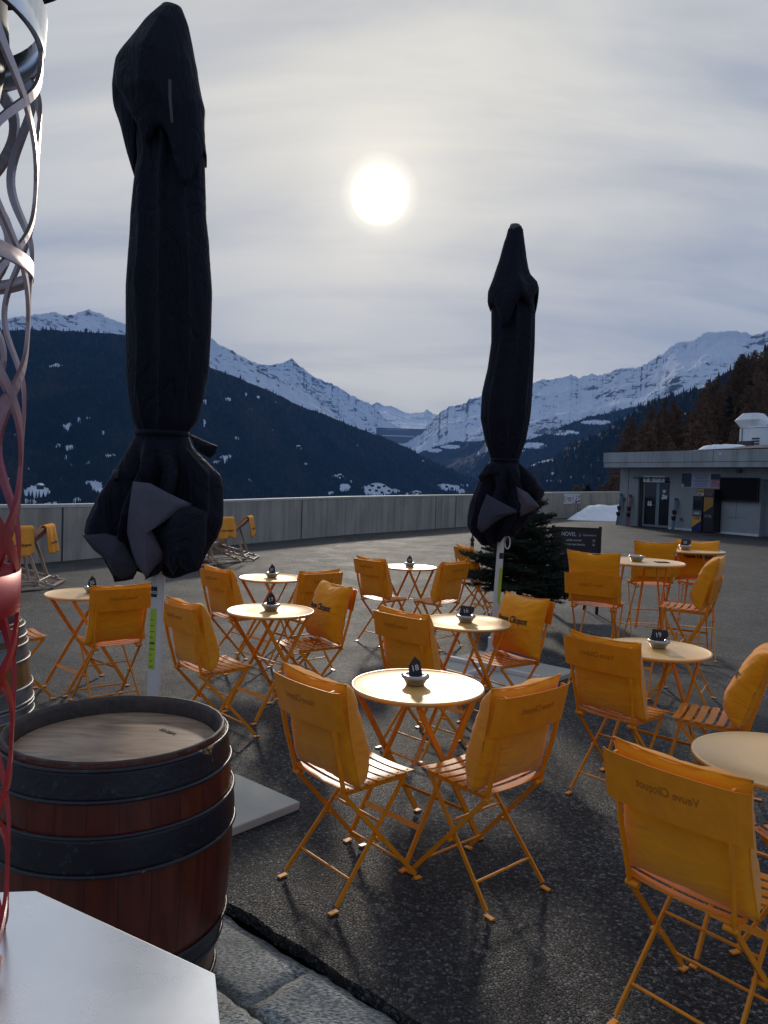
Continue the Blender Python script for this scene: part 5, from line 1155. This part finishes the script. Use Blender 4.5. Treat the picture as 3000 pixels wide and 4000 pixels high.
# ------------------------------------------------------------------ chalkboard
def chalkboard():
    a, b_ = G(2150, 2392), G(2329, 2399); w = .60; t = thing('chalkboard', 'black standing menu chalkboard with white handwriting beside the fir tree', 'chalkboard', (b_[0]-w/2, b_[1], 0), R_(-3))
    for s in (-1, 1):
        b = MB(); b.box((s*w/2, 0, .57), (.035, .03, 1.14)); b.build('post', M_mill, t)
        b = MB(); b.bar([(s*(w/2-.05)-.04, .36, .0), (s*(w/2-.05)-.04, .03, 1.05)], .03, .02, (1, 0, 0)); b.build('prop', M_mill, t)
    b = MB(); b.box((0, .0, .70), (w-.036, .016, .80)); b.build('board', M_slate, t)
    for s in (.29, 1.11): b = MB(); b.box((0, -.001, s), (w-.036, .024, .025)); b.build('rail', M_mill, t)
    for s in (-1, 1): b = MB(); b.box((s*w/2, 0, 1.143), (.035, .03, .006)); b.build('post_cap', M_paper, t)
    for (x, z, s, al) in ((-.10, 1.03, .075, 'NOVEL'), (.04, 1.02, .05, '5'), (.165, 1.025, .036, 'Cipommeau m.')): text(al, s, M_chalk, t, (x, -.010, z), name='chalk_writing', sx=.8)
    for z, s_, l, r in ((.955, .042, 'petite mortier', '20'), (.90, .040, 'spéciale dent blanche', '25'), (.76, .05, 'R o s t i', ''), (.67, .045, '', '25'), (.61, .045, '', '25')):
        if l: text(l, s_, M_chalk, t, (-.03 if len(l) > 10 else -.14, -.010, z), name='chalk_writing', sx=.82)
        if r: text(r, s_, M_chalk, t, (.22 if l else .03, -.010, z), name='chalk_writing', sx=.8)
chalkboard()
# ------------------------------------------------------------------ deck chairs and towels
def deck_proto():
    t = thing('deck_chair', 'x', 'deck chair'); w = .27
    A0, A1 = (.42, .03), (-.44, .82)      # long frame from the front foot to the back top (y, z)
    B0, B1 = (.58, .36), (-.62, .025)     # seat rail from the front top to the ground at the rear
    for s in (-1, 1):
        b = MB(); b.bar([(s*w, A0[0], A0[1]), (s*w, A1[0], A1[1])], .022, .045, (1, 0, 0)); b.build('back_frame_rail', M_beech, t)
        b = MB(); b.bar([(s*(w+.03), B0[0], B0[1]), (s*(w+.03), B1[0], B1[1])], .022, .04, (1, 0, 0))
        for f in (.66, .78, .90):
            y = B0[0]+(B1[0]-B0[0])*f; z = B0[1]+(B1[1]-B0[1])*f; b.tube([(s*(w+.019), y, z+.028), (s*(w+.041), y, z+.028)], .020, 10)
        b.build('base_rail', M_beech, t)
        b = MB(); b.bar([(s*(w-.028), -.22, .60), (s*(w-.028), -.40, .085)], .020, .038, (1, 0, 0)); b.build('prop', M_beech, t)
    for (y, z, ww) in ((A1[0], A1[1], w), (A0[0], A0[1], w), (B0[0], B0[1], w+.03)): b = MB(); b.tube([(-ww, y, z), (ww, y, z)], .016, 10); b.build('crossbar', M_beech, t)
    b = MB(); b.box((0, B1[0]+.03, .03), (2*w+.06, .04, .022)); b.build('crossbar', M_beech, t); b = MB(); b.tube([(-w-.03, -.41, .10), (w+.03, -.41, .10)], .014, 8); b.build('crossbar', M_beech, t)
    b = MB(); n = 24; vs = []; m_ = 10
    for i in range(n+1):
        f = i/n; y = A1[0]+(B0[0]-A1[0])*f; z = A1[1]+(B0[1]-A1[1])*f-.50*4*f*(1-f)*(.55+.30*f)*.62
        for k in range(m_+1): x = -.225+.45*k/m_; vs.append((x, y, z-.015*(1-(x/.225)**2)))
    b.add(vs, [(i*(m_+1)+k, i*(m_+1)+k+1, (i+1)*(m_+1)+k+1, (i+1)*(m_+1)+k) for i in range(n) for k in range(m_)], True); o = b.build('sling', M_sling, t); s = o.modifiers.new('s', 'SOLIDIFY'); s.thickness = .003
    return t, A1
DK, DA = deck_proto(); dku = [False]
def towel_mesh(seed):
    n, m_ = 44, 26; V = []; L1, L2 = .30, .40
    for i in range(n+1):
        s = -L1+(L1+L2)*i/n
        for k in range(m_+1):
            x = -.235+.47*k/m_; fold = .016*math.sin(x*26+seed*2+2*float(fbm(np.array(x*4.), np.array(s*2.+seed), 3, seed)))
            if s < -.03: y = DA[0]+.028+(-s)*.66; z = DA[1]+.022-(-s)*.62+.012*math.sin(x*9+seed)
            elif s > .03: y = DA[0]-.03-.05*(s/L2)-fold*(s/L2)*1.6; z = DA[1]+.03-(s-.02)*1.0
            else: a = (s+.03)/.06*math.pi; y = DA[0]+.028*math.cos(a); z = DA[1]+.020+.020*math.sin(a)
            V.append((x*(1+.04*fold*9), y, z-(.02*math.sin(x*11+seed) if i == n else 0)))
    Fq = [(i*(m_+1)+k, (i+1)*(m_+1)+k, (i+1)*(m_+1)+k+1, i*(m_+1)+k+1) for i in range(n) for k in range(m_)]
    b = MB(); b.add(V, Fq, True); me = b.mesh('cloth'); me.materials.append(M_towel); return me
def deck(rear, face, label, tlabel, seed, tow=True, ang=0):
    f = R_(face); y0 = -.62; ox = rear[0]-y0*math.cos(f); oy = rear[1]-y0*math.sin(f)
    o = DK if not dku[0] else copy_tree(DK); dku[0] = True; o.location = (float(ox), float(oy), 0); o.rotation_euler = (0, 0, f-math.pi/2); tag(o, label, 'deck chair', 'deck chairs along the wall')
    if tow:
        t = thing('towel', tlabel, 'towel', (ox, oy, 0), f-math.pi/2, 'orange towels on the deck chairs'); c = meshobj('cloth', towel_mesh(seed), None, t); s = c.modifiers.new('s', 'SOLIDIFY'); s.thickness = .014; s.offset = 1
        text('Veuve Clicquot', .055, M_black, t, (0, DA[0]-.098, DA[1]-.20), (R_(90), 0, 0), sx=.95, off=.001)
def rearmid(a, b): return mid(G(*a), G(*b))
deck(rearmid((205, 2297), (262, 2278)), 190, 'deck chair with pink striped canvas, the fully visible one at the left by the wall', 'orange towel draped over the fully visible left deck chair', 1)
deck(rearmid((62, 2318), (122, 2309)), 150, 'deck chair at the far left, partly hidden by the red lattice column', 'orange towel with dark lettering on the far left deck chair', 2)
deck(rearmid((992, 2192), (1015, 2180)), 180, 'deck chair standing closest to the middle of the wall, right of the big umbrella', 'orange towel on the deck chair nearest the middle of the wall', 3)
deck(rearmid((870, 2205), (930, 2199)), 150, 'deck chair just right of the big umbrella canopy', 'orange towel with lettering just right of the big umbrella', 4)
deck(rearmid((775, 2216), (826, 2213)), 150, 'deck chair mostly hidden behind the big umbrella', 'orange towel hidden behind the big umbrella', 5)
# ------------------------------------------------------------------ metal counter top at the lower left
def counter():
    z = 1.0; P = [G(x, y, z)[:2] for x, y in ((141, 3478), (841, 3802), (861, 4000))]; a, b_, c = [np.array(p) for p in P]
    dwn = (c-b_)/np.linalg.norm(c-b_); lft = np.array(G(0, 3483, z)[:2])-a; lft /= np.linalg.norm(lft)
    poly = [tuple(a), tuple(a+lft*.55), tuple(a+lft*.55+dwn*1.0), tuple(b_+dwn*.62-np.array([.2, 0])), tuple(b_+dwn*.5), tuple(b_)]
    cx, cy = np.mean([p[0] for p in poly]), np.mean([p[1] for p in poly]); t = thing('side_table', 'smooth pale metal tabletop with cut corners at the lower left', 'table', (cx, cy, 0))
    q = [(x-cx, y-cy) for x, y in poly]; b = MB(); b.prism(q, z-.022, z); b.build('tabletop', M_metop, t, .002)
    b = MB(); b.tube([(0, 0, -.04), (0, 0, z-.02)], .035, 20); b.build('column', M_steelgrey, t); b = MB(); b.lathe([(0, -.03), (.24, -.04), (.24, -.028), (.05, -.01), (.035, .0)], 40); b.build('foot', M_steelgrey, t)
counter()
# ------------------------------------------------------------------ openwork lattice column
def lattice():
    r = ray(100, 1840); Yd = .98; ex, ey = r[0]/r[1]*Yd, Yd; Rr = .165
    tdir = np.array([ex, ey])/math.hypot(ex, ey); nrm = np.array([-tdir[1], tdir[0]]); cx, cy = np.array([ex, ey])+nrm*Rr
    t = thing('lattice_column', 'red and silver openwork lattice column cut by the left edge', 'lattice column', (cx, cy, 0))
    TOPZ = 2.15; rad = lambda z: .165+float(np.interp(z, [0, .98, 1.19, 1.44, 1.58, 1.8, 2.05, 2.2], [-.03, -.014, -.013, -.006, -.0065, .001, .010, .012]))
    def pt(a, z): return (rad(z)*math.cos(a), rad(z)*math.sin(a), z)
    n = 9; zs = np.linspace(.06, TOPZ, 220)
    for k in range(n):
        for sgn in (1, -1):
            ph = k*2*math.pi/n; A = .36; lam = .34+.03*math.sin(k*2.1); off = 1.7*math.sin(k*1.3)
            vs = []
            for z in zs:
                a = ph+sgn*A*math.sin(2*math.pi*z/lam+off); sl = sgn*A*2*math.pi/lam*math.cos(2*math.pi*z/lam+off)*rad(z)   # d(arc)/dz
                w = (.0062+.0028*math.sin(z*9+k))/math.sqrt(1+sl*sl); tx = np.array([-math.sin(a), math.cos(a), 0])*1.0; sv = np.array([-math.sin(a), math.cos(a), 0])-np.array([0, 0, 1])*sl
                sv = sv*w; o = np.array([math.cos(a), math.sin(a), 0]); p = np.array(pt(a, z)); th = .0022
                vs += [tuple(p-sv+o*th), tuple(p+sv+o*th), tuple(p+sv-o*th), tuple(p-sv-o*th)]
            m_ = len(zs); fs = [(i*4+j, i*4+(j+1) % 4, i*4+4+(j+1) % 4, i*4+4+j) for i in range(m_-1) for j in range(4)]
            b = MB(); b.add(vs, fs, False); b.build('lattice_strip', M_lat, t)
    for z, h in ((1.46, .05), (1.86, .018), (.62, .04)):
        b = MB(); b.lathe([(rad(z)+.003, z-h/2), (rad(z)+.003, z+h/2), (rad(z)-.001, z+h/2), (rad(z)-.001, z-h/2), (rad(z)+.003, z-h/2)], 64); b.build('band', M_lat, t)
    b = MB(); z = TOPZ; b.lathe([(rad(z)+.003, z-.022), (rad(z)+.006, z+.022), (rad(z)-.001, z+.022), (rad(z)-.004, z-.022), (rad(z)+.003, z-.022)], 72); b.build('top_ring', M_metop, t)
    b = MB(); b.lathe([(0, TOPZ-.16), (.08, TOPZ-.15), (.125, TOPZ-.11), (.14, TOPZ-.02), (.13, TOPZ+.14), (0, TOPZ+.16)], 48); b.build('burner', M_dkbody, t)
    b = MB(); b.lathe([(0, TOPZ+.36), (.06, TOPZ+.31), (.16, TOPZ+.25), (.235, TOPZ+.145), (.24, TOPZ+.13), (.23, TOPZ+.135), (.15, TOPZ+.23), (0, TOPZ+.29)], 64); b.build('hood', M_dkbody, t)
    b = MB(); b.tube([(0, 0, TOPZ+.1), (0, 0, TOPZ+.34)], .02, 12); b.build('hood_stem', M_dkbody, t)
    b = MB(); b.lathe([(0, 0), (.20, 0), (.20, .03), (.15, .06), (.14, .09)], 56); o = b.build('base', M_lat, t)
lattice()
# ------------------------------------------------------------------ air
def haze():
    b = MB(); b.box((0, 8800, 1100), (30000, 18400, 5400)); o = b.build('haze', None_mat()); tag(o, 'thin blue air over the valley', None, None, 'stuff')
def None_mat():
    m = bpy.data.materials.new('blue_air'); m.use_nodes = True; nt = m.node_tree; nt.nodes.clear()
    v = nt.nodes.new('ShaderNodeVolumePrincipled'); v.inputs['Color'].default_value = (.17, .42, 1, 1); v.inputs['Density'].default_value = HAZE; v.inputs['Anisotropy'].default_value = 0
    o = nt.nodes.new('ShaderNodeOutputMaterial'); nt.links.new(v.outputs[0], o.inputs['Volume']); return m
HAZE = .000038
haze()
